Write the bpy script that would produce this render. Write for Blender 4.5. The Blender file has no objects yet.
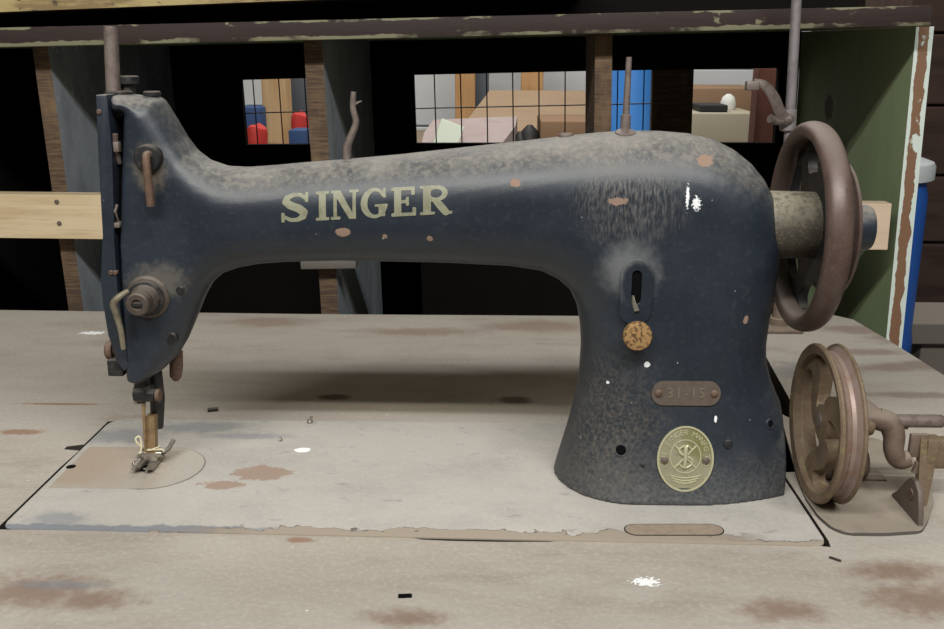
import bpy, bmesh, math, random
import numpy as np
from mathutils import Vector, Matrix

random.seed(4)
rng = np.random.default_rng(4)
S = 0.001                      # everything below is written in millimetres
C = bpy.context.scene.collection
PI = math.pi

# ------------------------------------------------------------------ camera
FPX, YAW, PITCH, ROLL = 968.0, -0.0253, 0.27175, 0.0014
CAM = np.array([286.9, -498.0, 271.9])
_w = np.array([math.sin(YAW)*math.cos(PITCH), math.cos(YAW)*math.cos(PITCH), -math.sin(PITCH)])
_r = np.cross(_w, [0, 0, 1.0]); _r /= np.linalg.norm(_r)
_u = np.cross(_r, _w)
_r, _u = math.cos(ROLL)*_r + math.sin(ROLL)*_u, -math.sin(ROLL)*_r + math.cos(ROLL)*_u


def at(px, py, x=None, y=None, z=None):
    """measure the photograph: where the sight line meets a known plane"""
    d = (px - 472)/FPX*_r - (py - 314.5)/FPX*_u + _w
    if y is not None: t = (y - CAM[1])/d[1]
    elif z is not None: t = (z - CAM[2])/d[2]
    else: t = (x - CAM[0])/d[0]
    return CAM + t*d


cam_data = bpy.data.cameras.new('camera')
cam_data.sensor_width = 36.0
cam_data.lens = 36.0*FPX/944.0
cam_data.clip_start = 0.01
cam = bpy.data.objects.new('camera', cam_data)
C.objects.link(cam)
M = Matrix(((_r[0], _u[0], -_w[0]), (_r[1], _u[1], -_w[1]), (_r[2], _u[2], -_w[2])))
cam.matrix_world = Matrix.Translation(Vector(CAM)*S) @ M.to_4x4()
bpy.context.scene.camera = cam


# ------------------------------------------------------------------ materials
def lin(c):
    return tuple(((v/255)/12.92 if v/255 <= 0.04045 else ((v/255 + 0.055)/1.055)**2.4) for v in c) + (1.0,)


class NT:
    def __init__(self, name):
        self.m = bpy.data.materials.new(name); self.m.use_nodes = True
        self.t = self.m.node_tree; self.n = self.t.nodes; self.l = self.t.links
        self.b = self.n['Principled BSDF']
        g = self.n.new('ShaderNodeNewGeometry')
        v = self.n.new('ShaderNodeVectorMath'); v.operation = 'SCALE'; v.inputs['Scale'].default_value = 1000
        self.l.new(g.outputs['Position'], v.inputs[0])
        self.pos = v.outputs[0]; self.nor = g.outputs['Normal']
        tc = self.n.new('ShaderNodeTexCoord')
        v2 = self.n.new('ShaderNodeVectorMath'); v2.operation = 'SCALE'; v2.inputs['Scale'].default_value = 1000
        self.l.new(tc.outputs['Object'], v2.inputs[0])
        self.obj = v2.outputs[0]

    def math(self, op, a, b=0.0, c=0.0, clamp=False):
        n = self.n.new('ShaderNodeMath'); n.operation = op; n.use_clamp = clamp
        for i, x in enumerate((a, b, c)):
            if isinstance(x, (int, float)): n.inputs[i].default_value = x
            else: self.l.new(x, n.inputs[i])
        return n.outputs[0]

    def vec(self, op, a, b):
        n = self.n.new('ShaderNodeVectorMath'); n.operation = op
        for i, x in enumerate((a, b)):
            if isinstance(x, (tuple, list)): n.inputs[i].default_value = x
            else: self.l.new(x, n.inputs[i])
        return n.outputs['Value'] if op in ('LENGTH', 'DISTANCE', 'DOT_PRODUCT') else n.outputs[0]

    def noise(self, size=10.0, stretch=(1, 1, 1), detail=4.0, rough=0.6, seed=0.0, coord=None):
        p = self.vec('MULTIPLY', coord or self.pos, tuple(1.0/(size*s) for s in stretch))
        p = self.vec('ADD', p, (seed*7.3, seed*3.1, seed*5.7))
        n = self.n.new('ShaderNodeTexNoise'); n.inputs['Scale'].default_value = 1
        n.inputs['Detail'].default_value = detail; n.inputs['Roughness'].default_value = rough
        self.l.new(p, n.inputs['Vector'])
        return n.outputs['Fac']

    def smooth(self, v, lo, hi):
        n = self.n.new('ShaderNodeMapRange'); n.interpolation_type = 'SMOOTHSTEP'
        n.inputs['From Min'].default_value = lo; n.inputs['From Max'].default_value = hi
        self.l.new(v, n.inputs['Value'])
        return n.outputs[0]

    def axis(self, ax, coord=None):
        n = self.n.new('ShaderNodeSeparateXYZ'); self.l.new(coord or self.pos, n.inputs[0])
        return n.outputs['XYZ'.index(ax.upper())]

    # masks -----------------------------------------------------------
    def mask(self, spec):
        k = spec[0]
        if k == 'noise':            # size, lo, hi, [stretch, seed, detail]
            st = spec[4] if len(spec) > 4 else (1, 1, 1)
            return self.smooth(self.noise(spec[1], st, spec[6] if len(spec) > 6 else 4.0, 0.6, spec[5] if len(spec) > 5 else 0), spec[2], spec[3])
        if k == 'onoise':
            st = spec[4] if len(spec) > 4 else (1, 1, 1)
            return self.smooth(self.noise(spec[1], st, 4.0, 0.6, spec[5] if len(spec) > 5 else 0, self.obj), spec[2], spec[3])
        if k == 'up':
            return self.smooth(self.axis('z', self.nor), spec[1], spec[2])
        if k == 'nor':              # axis, lo, hi
            return self.smooth(self.axis(spec[1], self.nor), spec[2], spec[3])
        if k == 'axis':             # axis, lo, hi, wobble mm, wobble size
            v = self.axis(spec[1])
            if len(spec) > 4:
                v = self.math('ADD', v, self.math('MULTIPLY', self.math('SUBTRACT', self.noise(spec[5], detail=3.0), 0.5), spec[4]*2))
            return self.smooth(v, spec[2], spec[3])
        if k == 'oaxis':
            v = self.axis(spec[1], self.obj)
            if len(spec) > 4:
                v = self.math('ADD', v, self.math('MULTIPLY', self.math('SUBTRACT', self.noise(spec[5], detail=3.0, coord=self.obj), 0.5), spec[4]*2))
            return self.smooth(v, spec[2], spec[3])
        if k == 'blob':             # centre, radii, ragged, softness, size of raggedness
            c, r = spec[1], spec[2]
            rag = spec[3] if len(spec) > 3 else 0.3
            soft = spec[4] if len(spec) > 4 else 0.15
            sz = spec[5] if len(spec) > 5 else min(r)
            p = self.vec('SUBTRACT', self.pos, tuple(c))
            p = self.vec('MULTIPLY', p, tuple(1.0/q for q in r))
            d = self.vec('LENGTH', p, (0, 0, 0))
            d = self.math('ADD', d, self.math('MULTIPLY', self.math('SUBTRACT', self.noise(sz, detail=4.0), 0.5), rag*3))
            return self.math('SUBTRACT', 1.0, self.smooth(d, 1 - soft, 1 + soft))
        if k == 'max':
            o = self.mask(spec[1])
            for s in spec[2:]: o = self.math('MAXIMUM', o, self.mask(s))
            return o
        if k == 'mul':
            o = self.mask(spec[1])
            for s in spec[2:]: o = self.math('MULTIPLY', o, self.mask(s))
            return o
        if k == 'not':
            return self.math('SUBTRACT', 1.0, self.mask(spec[1]))
        if k == 'k':
            return self.math('MULTIPLY', self.mask(spec[2]), spec[1])
        raise ValueError(k)


MATS = {}


def mat(name, base, rough=0.6, metal=0.0, layers=(), bump=None, spec=0.5):
    """layers: (mask, colour, roughness or None)"""
    if name in MATS: return MATS[name]
    t = NT(name)
    col = None; rg = None
    b = lin(base)
    t.b.inputs['Base Color'].default_value = b
    t.b.inputs['Roughness'].default_value = rough
    t.b.inputs['Metallic'].default_value = metal
    t.b.inputs['Specular IOR Level'].default_value = spec
    for L in layers:
        f = t.mask(L[0])
        n = t.n.new('ShaderNodeMix'); n.data_type = 'RGBA'
        t.l.new(f, n.inputs['Factor'])
        if col is None: n.inputs['A'].default_value = b
        else: t.l.new(col, n.inputs['A'])
        n.inputs['B'].default_value = lin(L[1])
        for s in n.inputs:
            if s.type == 'RGBA' and s.name == 'A':
                if col is None: s.default_value = b
                elif not s.is_linked: t.l.new(col, s)
            if s.type == 'RGBA' and s.name == 'B': s.default_value = lin(L[1])
        col = [o for o in n.outputs if o.type == 'RGBA'][0]
        if len(L) > 2 and L[2] is not None:
            n2 = t.n.new('ShaderNodeMix'); n2.data_type = 'FLOAT'
            t.l.new(f, n2.inputs[0])
            if rg is None: n2.inputs[2].default_value = rough
            else: t.l.new(rg, n2.inputs[2])
            n2.inputs[3].default_value = L[2]
            rg = n2.outputs[0]
    if col is not None: t.l.new(col, t.b.inputs['Base Color'])
    if rg is not None: t.l.new(rg, t.b.inputs['Roughness'])
    if bump:
        nz = t.noise(bump[0], bump[2] if len(bump) > 2 else (1, 1, 1), 5.0)
        bn = t.n.new('ShaderNodeBump'); bn.inputs['Strength'].default_value = bump[1]
        bn.inputs['Distance'].default_value = bump[0]*S*0.4
        t.l.new(nz, bn.inputs['Height']); t.l.new(bn.outputs[0], t.b.inputs['Normal'])
    MATS[name] = t.m
    return t.m


def T(px, py, z=0.0):          # a point of the table top
    return tuple(at(px, py, z=z))


# ------------------------------------------------------------------ mesh helpers
class MB:
    def __init__(self): self.bm = bmesh.new()

    def box(self, x0, x1, y0, y1, z0, z1, bev=0.0, seg=2, rot=None, about=None):
        r = bmesh.ops.create_cube(self.bm, size=1.0)
        vs = r['verts']
        for v in vs:
            v.co = Vector(((x0 + x1)/2 + v.co.x*(x1 - x0), (y0 + y1)/2 + v.co.y*(y1 - y0), (z0 + z1)/2 + v.co.z*(z1 - z0)))
        if bev > 0:
            es = list({e for v in vs for e in v.link_edges})
            o = bmesh.ops.bevel(self.bm, geom=es, offset=bev, segments=seg, affect='EDGES', profile=0.5)
            vs = list({v for f in o['faces'] for v in f.verts} | {v for v in vs if v.is_valid})
        if rot:
            c = Vector(about) if about else Vector(((x0 + x1)/2, (y0 + y1)/2, (z0 + z1)/2))
            m = Matrix.Rotation(rot[0], 3, rot[1])
            for v in vs: v.co = c + m @ (v.co - c)
        return self

    def rings(self, rings, closed_ends=(True, True), cyc=True):
        """rings: list of lists of points"""
        bm = self.bm
        vr = [[bm.verts.new(Vector(p)) for p in r] for r in rings]
        n = len(vr[0])
        for a, b in zip(vr[:-1], vr[1:]):
            for i in range(n if cyc else n - 1):
                j = (i + 1) % n
                bm.faces.new((a[i], a[j], b[j], b[i]))
        if closed_ends[0]: bm.faces.new(list(reversed(vr[0])))
        if closed_ends[1]: bm.faces.new(vr[-1])
        return self

    def tube(self, pts, rad, seg=12, flat=None, ends=(True, True), up=(0, 0, 1), smooth_path=0):
        P = [Vector(p) for p in pts]
        R = list(rad) if isinstance(rad, (list, tuple)) else [rad]*len(P)
        if smooth_path:
            Q, RR = [], []
            n = len(P)
            for i in range(n - 1):
                p0, p1, p2, p3 = P[max(i-1, 0)], P[i], P[i+1], P[min(i+2, n-1)]
                for k in range(smooth_path):
                    t = k/smooth_path
                    Q.append(0.5*((2*p1) + (p2 - p0)*t + (2*p0 - 5*p1 + 4*p2 - p3)*t*t + (3*p1 - p0 - 3*p2 + p3)*t**3))
                    RR.append(R[i]*(1-t) + R[i+1]*t)
            Q.append(P[-1]); RR.append(R[-1]); P, R = Q, RR
        rings = []
        u = None
        for i, p in enumerate(P):
            d = (P[min(i+1, len(P)-1)] - P[max(i-1, 0)]).normalized()
            if u is None:
                u = Vector(up); u = u - d*u.dot(d)
                if u.length < 1e-3: u = Vector((1, 0, 0)); u = u - d*u.dot(d)
            else: u = u - d*u.dot(d)
            u.normalize(); v = d.cross(u)
            a, b = (R[i], R[i]) if flat is None else (R[i]*flat[0], R[i]*flat[1])
            rings.append([p + u*(a*math.cos(2*PI*k/seg)) + v*(b*math.sin(2*PI*k/seg)) for k in range(seg)])
        return self.rings(rings, ends)

    def lathe(self, c, axis, prof, seg=32, ends=(True, True)):
        """prof: (distance along axis, radius)"""
        c = Vector(c); d = Vector(axis).normalized()
        u = Vector((0, 0, 1)) if abs(d.z) < 0.9 else Vector((1, 0, 0))
        u = (u - d*u.dot(d)).normalized(); v = d.cross(u)
        rings = [[c + d*h + u*(r*math.cos(2*PI*k/seg)) + v*(r*math.sin(2*PI*k/seg)) for k in range(seg)] for h, r in prof]
        return self.rings(rings, ends)

    def ring(self, c, axis, prof, seg=48):
        """closed profile swept around an axis (tyre, washer)"""
        c = Vector(c); d = Vector(axis).normalized()
        u = Vector((0, 0, 1)) if abs(d.z) < 0.9 else Vector((1, 0, 0))
        u = (u - d*u.dot(d)).normalized(); v = d.cross(u)
        bm = self.bm
        vr = []
        for k in range(seg):
            a = 2*PI*k/seg; e = u*math.cos(a) + v*math.sin(a)
            vr.append([bm.verts.new(c + d*h + e*r) for h, r in prof])
        n = len(prof)
        for k in range(seg):
            A, B = vr[k], vr[(k+1) % seg]
            for i in range(n):
                j = (i+1) % n
                bm.faces.new((A[i], B[i], B[j], A[j]))
        return self

    def prism(self, poly, lo, hi, axis='y', bev=0.0, seg=2):
        """poly in the plane across axis, extruded lo..hi"""
        bm = self.bm
        def p3(a, b, h):
            return {'y': (a, h, b), 'z': (a, b, h), 'x': (h, a, b)}[axis]
        A = [bm.verts.new(p3(a, b, lo)) for a, b in poly]
        B = [bm.verts.new(p3(a, b, hi)) for a, b in poly]
        n = len(A); fs = [bm.faces.new(A), bm.faces.new(B)]
        for i in range(n):
            j = (i+1) % n
            fs.append(bm.faces.new((A[i], A[j], B[j], B[i])))
        if bev > 0:
            es = [e for e in set(fs[0].edges) | set(fs[1].edges)]
            bmesh.ops.bevel(bm, geom=es, offset=bev, segments=seg, affect='EDGES', profile=0.5)
        return self

    def sheet(self, V2, F2, fmap, t0, t1):
        """a flat sheet of faces given a thickness: fmap(u, v, t)"""
        bm = self.bm
        A = [bm.verts.new(fmap(u, v, t0)) for u, v in V2]
        B = [bm.verts.new(fmap(u, v, t1)) for u, v in V2]
        cnt = {}
        for f in F2:
            n = len(f)
            for i in range(n):
                e = (f[i], f[(i+1) % n]); cnt[e] = cnt.get(e, 0) + 1
        for f in F2:
            try:
                bm.faces.new([A[i] for i in f]); bm.faces.new([B[i] for i in reversed(f)])
            except ValueError: pass
        for (a, b) in cnt:
            if (b, a) not in cnt:
                try: bm.faces.new((A[a], B[a], B[b], A[b]))
                except ValueError: pass
        return self

    def done(self, name, m, parent=None, smooth=35, local=False, recalc=True):
        bm = self.bm
        if recalc: bmesh.ops.recalc_face_normals(bm, faces=bm.faces[:])
        off = Vector((0, 0, 0))
        if parent and not local:
            q = parent
            while q: off += q.location; q = q.parent
        for v in bm.verts: v.co = v.co*S - off
        me = bpy.data.meshes.new(name); bm.to_mesh(me); bm.free()
        if smooth is not None:
            me.polygons.foreach_set('use_smooth', [True]*len(me.polygons))
            try: me.set_sharp_from_angle(angle=math.radians(smooth))
            except Exception: pass
        o = bpy.data.objects.new(name, me); C.objects.link(o)
        me.materials.append(m)
        if parent: o.parent = parent
        return o


def thing(name, label, cat, loc, group=None, rot=None):
    o = bpy.data.objects.new(name, None); C.objects.link(o)
    o.empty_display_size = 0.02
    o.location = Vector(loc)*S
    if rot: o.rotation_euler = rot
    o['label'] = label; o['category'] = cat
    if group: o['group'] = group
    return o


def tag(o, label, cat, group=None):
    o['label'] = label; o['category'] = cat
    if group: o['group'] = group
    return o


def struct(o):
    o['kind'] = 'structure'; return o


def mesh_from(V, Fq, name, m, parent, smooth=True):
    off = np.zeros(3); q = parent
    while q: off += np.array(q.location); q = q.parent
    me = bpy.data.meshes.new(name)
    me.from_pydata((V*S - off).tolist(), [], Fq.tolist()); me.update()
    bm = bmesh.new(); bm.from_mesh(me); bmesh.ops.recalc_face_normals(bm, faces=bm.faces[:]); bm.to_mesh(me); bm.free()
    me.polygons.foreach_set('use_smooth', [smooth]*len(me.polygons))
    o = bpy.data.objects.new(name, me); C.objects.link(o); me.materials.append(m); o.parent = parent
    return o


# marching squares: the inside (f < 0) of a plane field as faces
def plane_sheet(f, u0, u1, v0, v1, step):
    nu, nv = int((u1-u0)/step) + 2, int((v1-v0)/step) + 2
    U = u0 + step*np.arange(nu); V = v0 + step*np.arange(nv)
    G = f(*np.meshgrid(U, V, indexing='ij'))
    verts, faces, idx = [], [], {}
    def vid(key, p):
        if key not in idx: idx[key] = len(verts); verts.append(p)
        return idx[key]
    for i in range(nu-1):
        for j in range(nv-1):
            q = [(i, j), (i+1, j), (i+1, j+1), (i, j+1)]
            g = [G[a] for a in q]
            if min(g) >= 0: continue
            poly = []
            for k in range(4):
                a, b = q[k], q[(k+1) % 4]; ga, gb = g[k], g[(k+1) % 4]
                if ga < 0: poly.append(vid(('v',)+a, (U[a[0]], V[a[1]])))
                if (ga < 0) != (gb < 0):
                    t = ga/(ga-gb)
                    t = min(max(t, 0.02), 0.98)
                    key = ('e',) + tuple(sorted((a, b)))
                    poly.append(vid(key, (U[a[0]]*(1-t)+U[b[0]]*t, V[a[1]]*(1-t)+V[b[1]]*t)))
            if len(poly) >= 3: faces.append(tuple(poly))
    return verts, faces


def surface_nets(F, org, h):
    inside = F < 0
    nx, ny, nz = F.shape
    acc = np.zeros((nx-1, ny-1, nz-1, 3)); cnt = np.zeros((nx-1, ny-1, nz-1))
    corners = [(a, b, c) for a in (0, 1) for b in (0, 1) for c in (0, 1)]
    def sl(c): return F[c[0]:nx-1+c[0], c[1]:ny-1+c[1], c[2]:nz-1+c[2]]
    for a in corners:
        for ax in range(3):
            if a[ax] == 1: continue
            b = list(a); b[ax] = 1
            fa, fb = sl(a), sl(tuple(b))
            m = (fa < 0) != (fb < 0)
            t = np.where(m, fa/np.where(m, fa-fb, 1), 0)
            for d in range(3):
                acc[..., d] += np.where(m, a[d] + (t if d == ax else 0), 0)
            cnt += m
    act = cnt > 0
    ids = -np.ones(act.shape, int); ids[act] = np.arange(act.sum())
    I = np.argwhere(act)
    V = (I + acc[act]/cnt[act][:, None])*h + np.array(org)
    Q = []
    for ax in range(3):
        o1, o2 = [(1, 2), (2, 0), (0, 1)][ax]
        A = inside; s0 = [slice(1, -1)]*3; s0[ax] = slice(0, -1); s1 = [slice(1, -1)]*3; s1[ax] = slice(1, None)
        ch = A[tuple(s0)] != A[tuple(s1)]
        P = np.argwhere(ch); off = np.ones(3, int); off[ax] = 0; P = P + off
        e1 = np.zeros(3, int); e1[o1] = 1; e2 = np.zeros(3, int); e2[o2] = 1
        def g(K): return ids[K[:, 0], K[:, 1], K[:, 2]]
        Q.append(np.stack([g(P-e1-e2), g(P-e2), g(P), g(P-e1)], 1))
    Q = np.concatenate(Q)
    return V, Q[(Q >= 0).all(1)]


def taubin(V, Q, n=6):
    E = np.concatenate([Q[:, [0, 1]], Q[:, [1, 2]], Q[:, [2, 3]], Q[:, [3, 0]]])
    E = np.concatenate([E, E[:, ::-1]])
    deg = np.bincount(E[:, 0], minlength=len(V))[:, None]
    for k in range(n):
        for lam in (0.5, -0.52):
            s = np.stack([np.bincount(E[:, 0], V[E[:, 1], d], len(V)) for d in range(3)], 1)
            V = V + lam*(s/np.maximum(deg, 1) - V)
    return V


def poly_sd(poly, X, Z):
    P = np.array(poly); N = len(P)
    d = np.full(X.shape, 1e9); ins = np.zeros(X.shape, bool)
    for i in range(N):
        a, b = P[i], P[(i+1) % N]
        e = b - a; L = e@e + 1e-12
        t = np.clip(((X-a[0])*e[0] + (Z-a[1])*e[1])/L, 0, 1)
        d = np.minimum(d, np.hypot(X-a[0]-t*e[0], Z-a[1]-t*e[1]))
        c = ((a[1] > Z) != (b[1] > Z)) & (X < (b[0]-a[0])*(Z-a[1])/(b[1]-a[1]+1e-12) + a[0])
        ins ^= c
    return np.where(ins, -d, d)


# ================================================================== materials in use
DUST = (168, 160, 147)
m_table = mat('dusty_table_top', (164, 157, 147), 0.85, 0, [
    (('k', 0.55, ('noise', 60, 0.35, 0.7, (2.2, 1, 1), 1)), (148, 138, 127)),
    (('k', 0.5, ('noise', 26, 0.5, 0.75, (3, 1, 1), 2)), (132, 119, 107)),
    (('k', 0.35, ('noise', 3.0, 0.45, 0.75, (1, 1, 1), 3)), (188, 180, 164)),
    (('k', 0.7, ('noise', 1.3, 0.68, 0.76, (1, 1, 1), 4)), (98, 84, 68)),
    (('k', 0.7, ('max',
        ('blob', T(35, 592), (34, 14, 9), 0.7, 0.75, 9), ('blob', T(90, 600), (22, 9, 9), 0.7, 0.75, 9),
        ('blob', T(782, 610), (18, 9, 9), 0.7, 0.75, 9), ('blob', T(895, 572), (22, 9, 9), 0.7, 0.75, 9),
        ('blob', T(925, 600), (26, 14, 9), 0.7, 0.75, 9), ('blob', T(405, 618), (17, 7, 9), 0.7, 0.75, 9))), (112, 84, 66)),
    (('k', 0.5, ('max',
        ('blob', T(868, 352), (36, 9, 9), 0.5, 0.5, 16), ('blob', T(890, 368), (30, 9, 9), 0.5, 0.5, 16),
        ('blob', T(905, 338), (34, 16, 9), 0.5, 0.5, 16), ('blob', T(860, 330), (34, 14, 9), 0.5, 0.5, 16),
        ('blob', T(930, 366), (30, 14, 9), 0.5, 0.5, 16), ('blob', T(915, 395), (36, 7, 9), 0.5, 0.5, 16))), (104, 76, 62)),
    (('k', 0.55, ('max', ('blob', T(540, 326), (55, 20, 9), 0.5, 0.6, 20), ('blob', T(270, 322), (40, 16, 9), 0.5, 0.6, 20),
        ('blob', T(420, 332), (60, 12, 9), 0.5, 0.6, 16))), (120, 96, 80)),
    (('k', 0.9, ('max', ('blob', T(334, 397), (13, 6, 9), 0.35, 0.35, 8), ('blob', T(515, 400), (13, 8, 9), 0.35, 0.4, 8))), (84, 72, 58)),
    (('k', 0.75, ('max', ('blob', T(62, 404), (30, 2.2, 9), 0.25, 0.4, 5), ('blob', T(20, 432), (16, 5, 9), 0.5, 0.4, 7),
        ('blob', T(300, 540), (8, 3, 9), 0.5, 0.4, 7))), (130, 94, 68)),
    (('k', 0.55, ('max', ('blob', T(812, 372), (30, 24, 9), 0.4, 0.5, 12), ('blob', T(60, 585), (20, 4, 9), 0.5, 0.5, 8))), (112, 116, 122)),
    (('max', ('blob', T(646, 582), (6.5, 4, 9), 1.3, 0.08, 2.2), ('blob', T(92, 333), (12, 5, 9), 0.9, 0.1, 4)), (232, 232, 232)),
    (('noise', 5.5, 0.775, 0.79, (1, 1, 1), 9, 2.0), (228, 226, 220)),
], bump=(4.0, 0.35))
m_edge_dark = mat('dark_table_edge', (52, 44, 36), 0.9)  # painted shade for the table cut-out walls; also colours a seam and a splinter

yb = 0.0
m_bed = mat('dusty_bed_plate', (172, 167, 159), 0.75, 0, [
    (('k', 0.6, ('noise', 45, 0.4, 0.7, (1.6, 1, 1), 11)), (152, 148, 142)),
    (('k', 0.35, ('noise', 2.5, 0.45, 0.75, (1, 1, 1), 12)), (190, 186, 178)),
    (('k', 0.5, ('max', ('blob', T(58, 520), (16, 8, 9), 0.6, 0.5, 8), ('blob', T(120, 437), (26, 12, 9), 0.6, 0.5, 9),
        ('blob', T(200, 428), (34, 10, 9), 0.6, 0.6, 9), ('blob', T(250, 437), (30, 6, 9), 0.6, 0.6, 9))), (104, 110, 120)),
    (('k', 0.5, ('noise', 9, 0.62, 0.72, (2, 1, 1), 13)), (118, 118, 122)),
    (('k', 0.9, ('max', ('blob', T(262, 474), (19, 11, 9), 0.5, 0.12, 8), ('blob', T(222, 486), (14, 6, 9), 0.6, 0.15, 7))), (148, 126, 110)),
    (('k', 0.8, ('noise', 1.3, 0.69, 0.76, (1, 1, 1), 14)), (96, 92, 88)),
    (('max', ('blob', T(303, 451), (5.5, 4, 9), 0.3, 0.1, 5), ('blob', T(310, 421), (2.2, 1.6, 9), 0.3, 0.1, 5)), (240, 240, 238)),
    # the lip where the dust has flaked off the front edge
    (('k', 0.85, ('mul', ('not', ('axis', 'y', 8, 11, 6, 12)), ('not', ('axis', 'x', 130, 190, 20, 30)))), (112, 116, 124)),
    (('max', ('not', ('axis', 'y', 1.4, 2.2, 8, 14)), ('mul', ('not', ('axis', 'y', 8.6, 9.2, 13, 18)), ('blob', (270, 0, 0), (150, 30, 20), 0.2, 0.2, 40))), (96, 88, 84)),
    (('max', ('not', ('axis', 'y', 0.6, 1.4, 8, 14)), ('mul', ('not', ('axis', 'y', 8.0, 8.6, 13, 18)), ('blob', (270, 0, 0), (148, 30, 20), 0.2, 0.2, 40))), (150, 138, 123)),
    (('mul', ('not', ('up', 0.2, 0.6)), ('not', ('axis', 'z', -0.5, 0.0))), (34, 32, 32)),  # bed sides painted dark, as shade down in the gap
], bump=(3.0, 0.25))
m_plate = mat('worn_slide_plate', (158, 143, 126), 0.65, 0.15, [
    (('k', 0.6, ('noise', 22, 0.4, 0.7, (1, 1, 1), 21)), (160, 150, 136)),
    (('k', 0.5, ('noise', 2.0, 0.55, 0.75, (1, 1, 1), 22)), (134, 114, 98)),
    (('k', 0.75, ('axis', 'x', 26, 60, 14, 16)), (168, 160, 150)),
    (('k', 0.6, ('not', ('axis', 'y', 57, 70, 8, 12))), (166, 158, 148)),
], bump=(2.5, 0.2))

m_paint = mat('blue_black_enamel', (32, 39, 48), 0.40, 0, [
    (('k', 0.45, ('noise', 38, 0.35, 0.7, (1, 1, 1), 31)), (45, 54, 64), 0.48),
    (('k', 0.2, ('noise', 3.5, 0.5, 0.8, (1, 1, 1), 32)), (80, 86, 88), 0.6),
    # settled dust on faces that look up
    (('k', 0.7, ('mul', ('up', 0.25, 1.0), ('noise', 26, 0.1, 0.8, (1, 1, 1), 33))), (150, 146, 138), 0.8),
    (('k', 0.5, ('mul', ('up', 0.2, 0.9), ('noise', 3.4, 0.36, 0.72, (1, 1, 1), 34))), (150, 142, 130), 0.85),
    # dust splashed up the foot of the pillar
    (('k', 0.55, ('mul', ('not', ('axis', 'z', 2, 44, 12, 16)), ('noise', 2.2, 0.15, 0.9, (1, 1, 1), 35, 8))), (118, 114, 108), 0.85),
    (('k', 0.6, ('mul', ('blob', tuple(at(600, 430, y=60)), (34, 40, 40), 0.3, 0.8, 14), ('noise', 2.2, 0.3, 0.85, (1, 1, 1), 36, 8))), (122, 112, 98), 0.85),
    (('k', 0.6, ('mul', ('blob', tuple(at(628, 180, y=70)), (28, 50, 32), 0.3, 0.6, 14), ('noise', 2.0, 0.34, 0.8, (0.6, 1, 2.6), 37, 8))), (138, 132, 126), 0.85),
    (('k', 0.6, ('mul', ('blob', tuple(at(630, 270, y=56)), (15, 30, 14), 0.3, 0.6, 6), ('not', ('blob', tuple(at(638, 284, y=56)), (10, 30, 14), 0.1, 0.2, 6)))), (120, 122, 122), 0.85),
    (('k', 0.6, ('blob', tuple(at(148, 168, y=68)), (9, 12, 12), 0.5, 0.6, 5)), (120, 108, 92), 0.9),
    (('k', 0.6, ('blob', tuple(at(160, 282, y=68)), (16, 12, 10), 0.6, 0.6, 5)), (104, 98, 88), 0.9),
    # bare chips
    (('max', ('blob', tuple(at(343, 232, y=64)), (4.4, 12, 2.6), 0.35, 0.1, 3), ('blob', tuple(at(515, 182, y=64)), (3.2, 14, 2.4), 0.35, 0.1, 3),
        ('blob', tuple(at(617, 201, y=58)), (6.0, 12, 2.2), 0.5, 0.1, 3), ('blob', tuple(at(706, 161, y=64)), (4.6, 14, 3.0), 0.5, 0.1, 3),
        ('blob', tuple(at(385, 236, y=64)), (1.4, 12, 1.4), 0.3, 0.1, 3), ('blob', tuple(at(430, 238, y=64)), (1.8, 12, 1.6), 0.3, 0.1, 3),
        ('blob', tuple(at(745, 319, y=60)), (1.6, 12, 2.6), 0.3, 0.1, 3)), (140, 116, 100), 0.85),
    (('max', ('blob', tuple(at(687, 197, y=58)), (0.9, 16, 6.5), 0.9, 0.1, 1.3), ('blob', tuple(at(696, 203, y=58)), (2.2, 16, 3.6), 1.1, 0.1, 1.3),
        ('blob', tuple(at(648, 366, y=52)), (1.8, 12, 1.8), 0.4, 0.1, 2), ('blob', tuple(at(717, 421, y=50)), (0.9, 12, 2.2), 0.4, 0.1, 2),
        ('blob', tuple(at(610, 388, y=52)), (1.6, 12, 1.6), 0.4, 0.1, 2)), (232, 234, 236), 0.8),
    (('noise', 4.4, 0.765, 0.785, (1, 1, 1), 38, 2.0), (176, 168, 156), 0.8),
], bump=(1.6, 0.12), spec=0.5)
m_black = mat('grimy_black_steel', (40, 40, 42), 0.5, 0.3, [
    (('k', 0.5, ('noise', 5, 0.45, 0.7, (1, 1, 1), 41)), (82, 74, 66), 0.7),
    (('k', 0.6, ('up', 0.5, 0.95)), (120, 112, 102), 0.9)])
m_void = mat('recess_shade_black', (8, 8, 9), 0.95, 0, spec=0.1)  # black in place of shade inside slots and holes; also colours a splinter
m_rust = mat('rusted_steel', (104, 82, 68), 0.7, 0.25, [
    (('k', 0.7, ('noise', 6, 0.42, 0.66, (1, 1, 1), 51)), (78, 60, 52)),
    (('k', 0.6, ('noise', 2, 0.52, 0.7, (1, 1, 1), 52)), (140, 110, 84)),
    (('k', 0.5, ('up', 0.4, 0.95)), (150, 138, 124), 0.9)], bump=(1.2, 0.2))
m_grime = mat('grimy_tension_steel', (86, 76, 68), 0.55, 0.35, [(('k', 0.6, ('noise', 3, 0.45, 0.65, (1, 1, 1), 110)), (64, 58, 54)), (('k', 0.5, ('up', 0.3, 0.9)), (132, 122, 110), 0.8)])
m_pin = mat('dull_grey_rod', (124, 112, 106), 0.55, 0.4, [
    (('k', 0.6, ('noise', 6, 0.45, 0.65, (1, 1, 1), 53)), (92, 78, 72)),
    (('k', 0.4, ('noise', 1.4, 0.55, 0.7, (1, 1, 1), 54)), (156, 142, 130))], bump=(1.0, 0.15))
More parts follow.
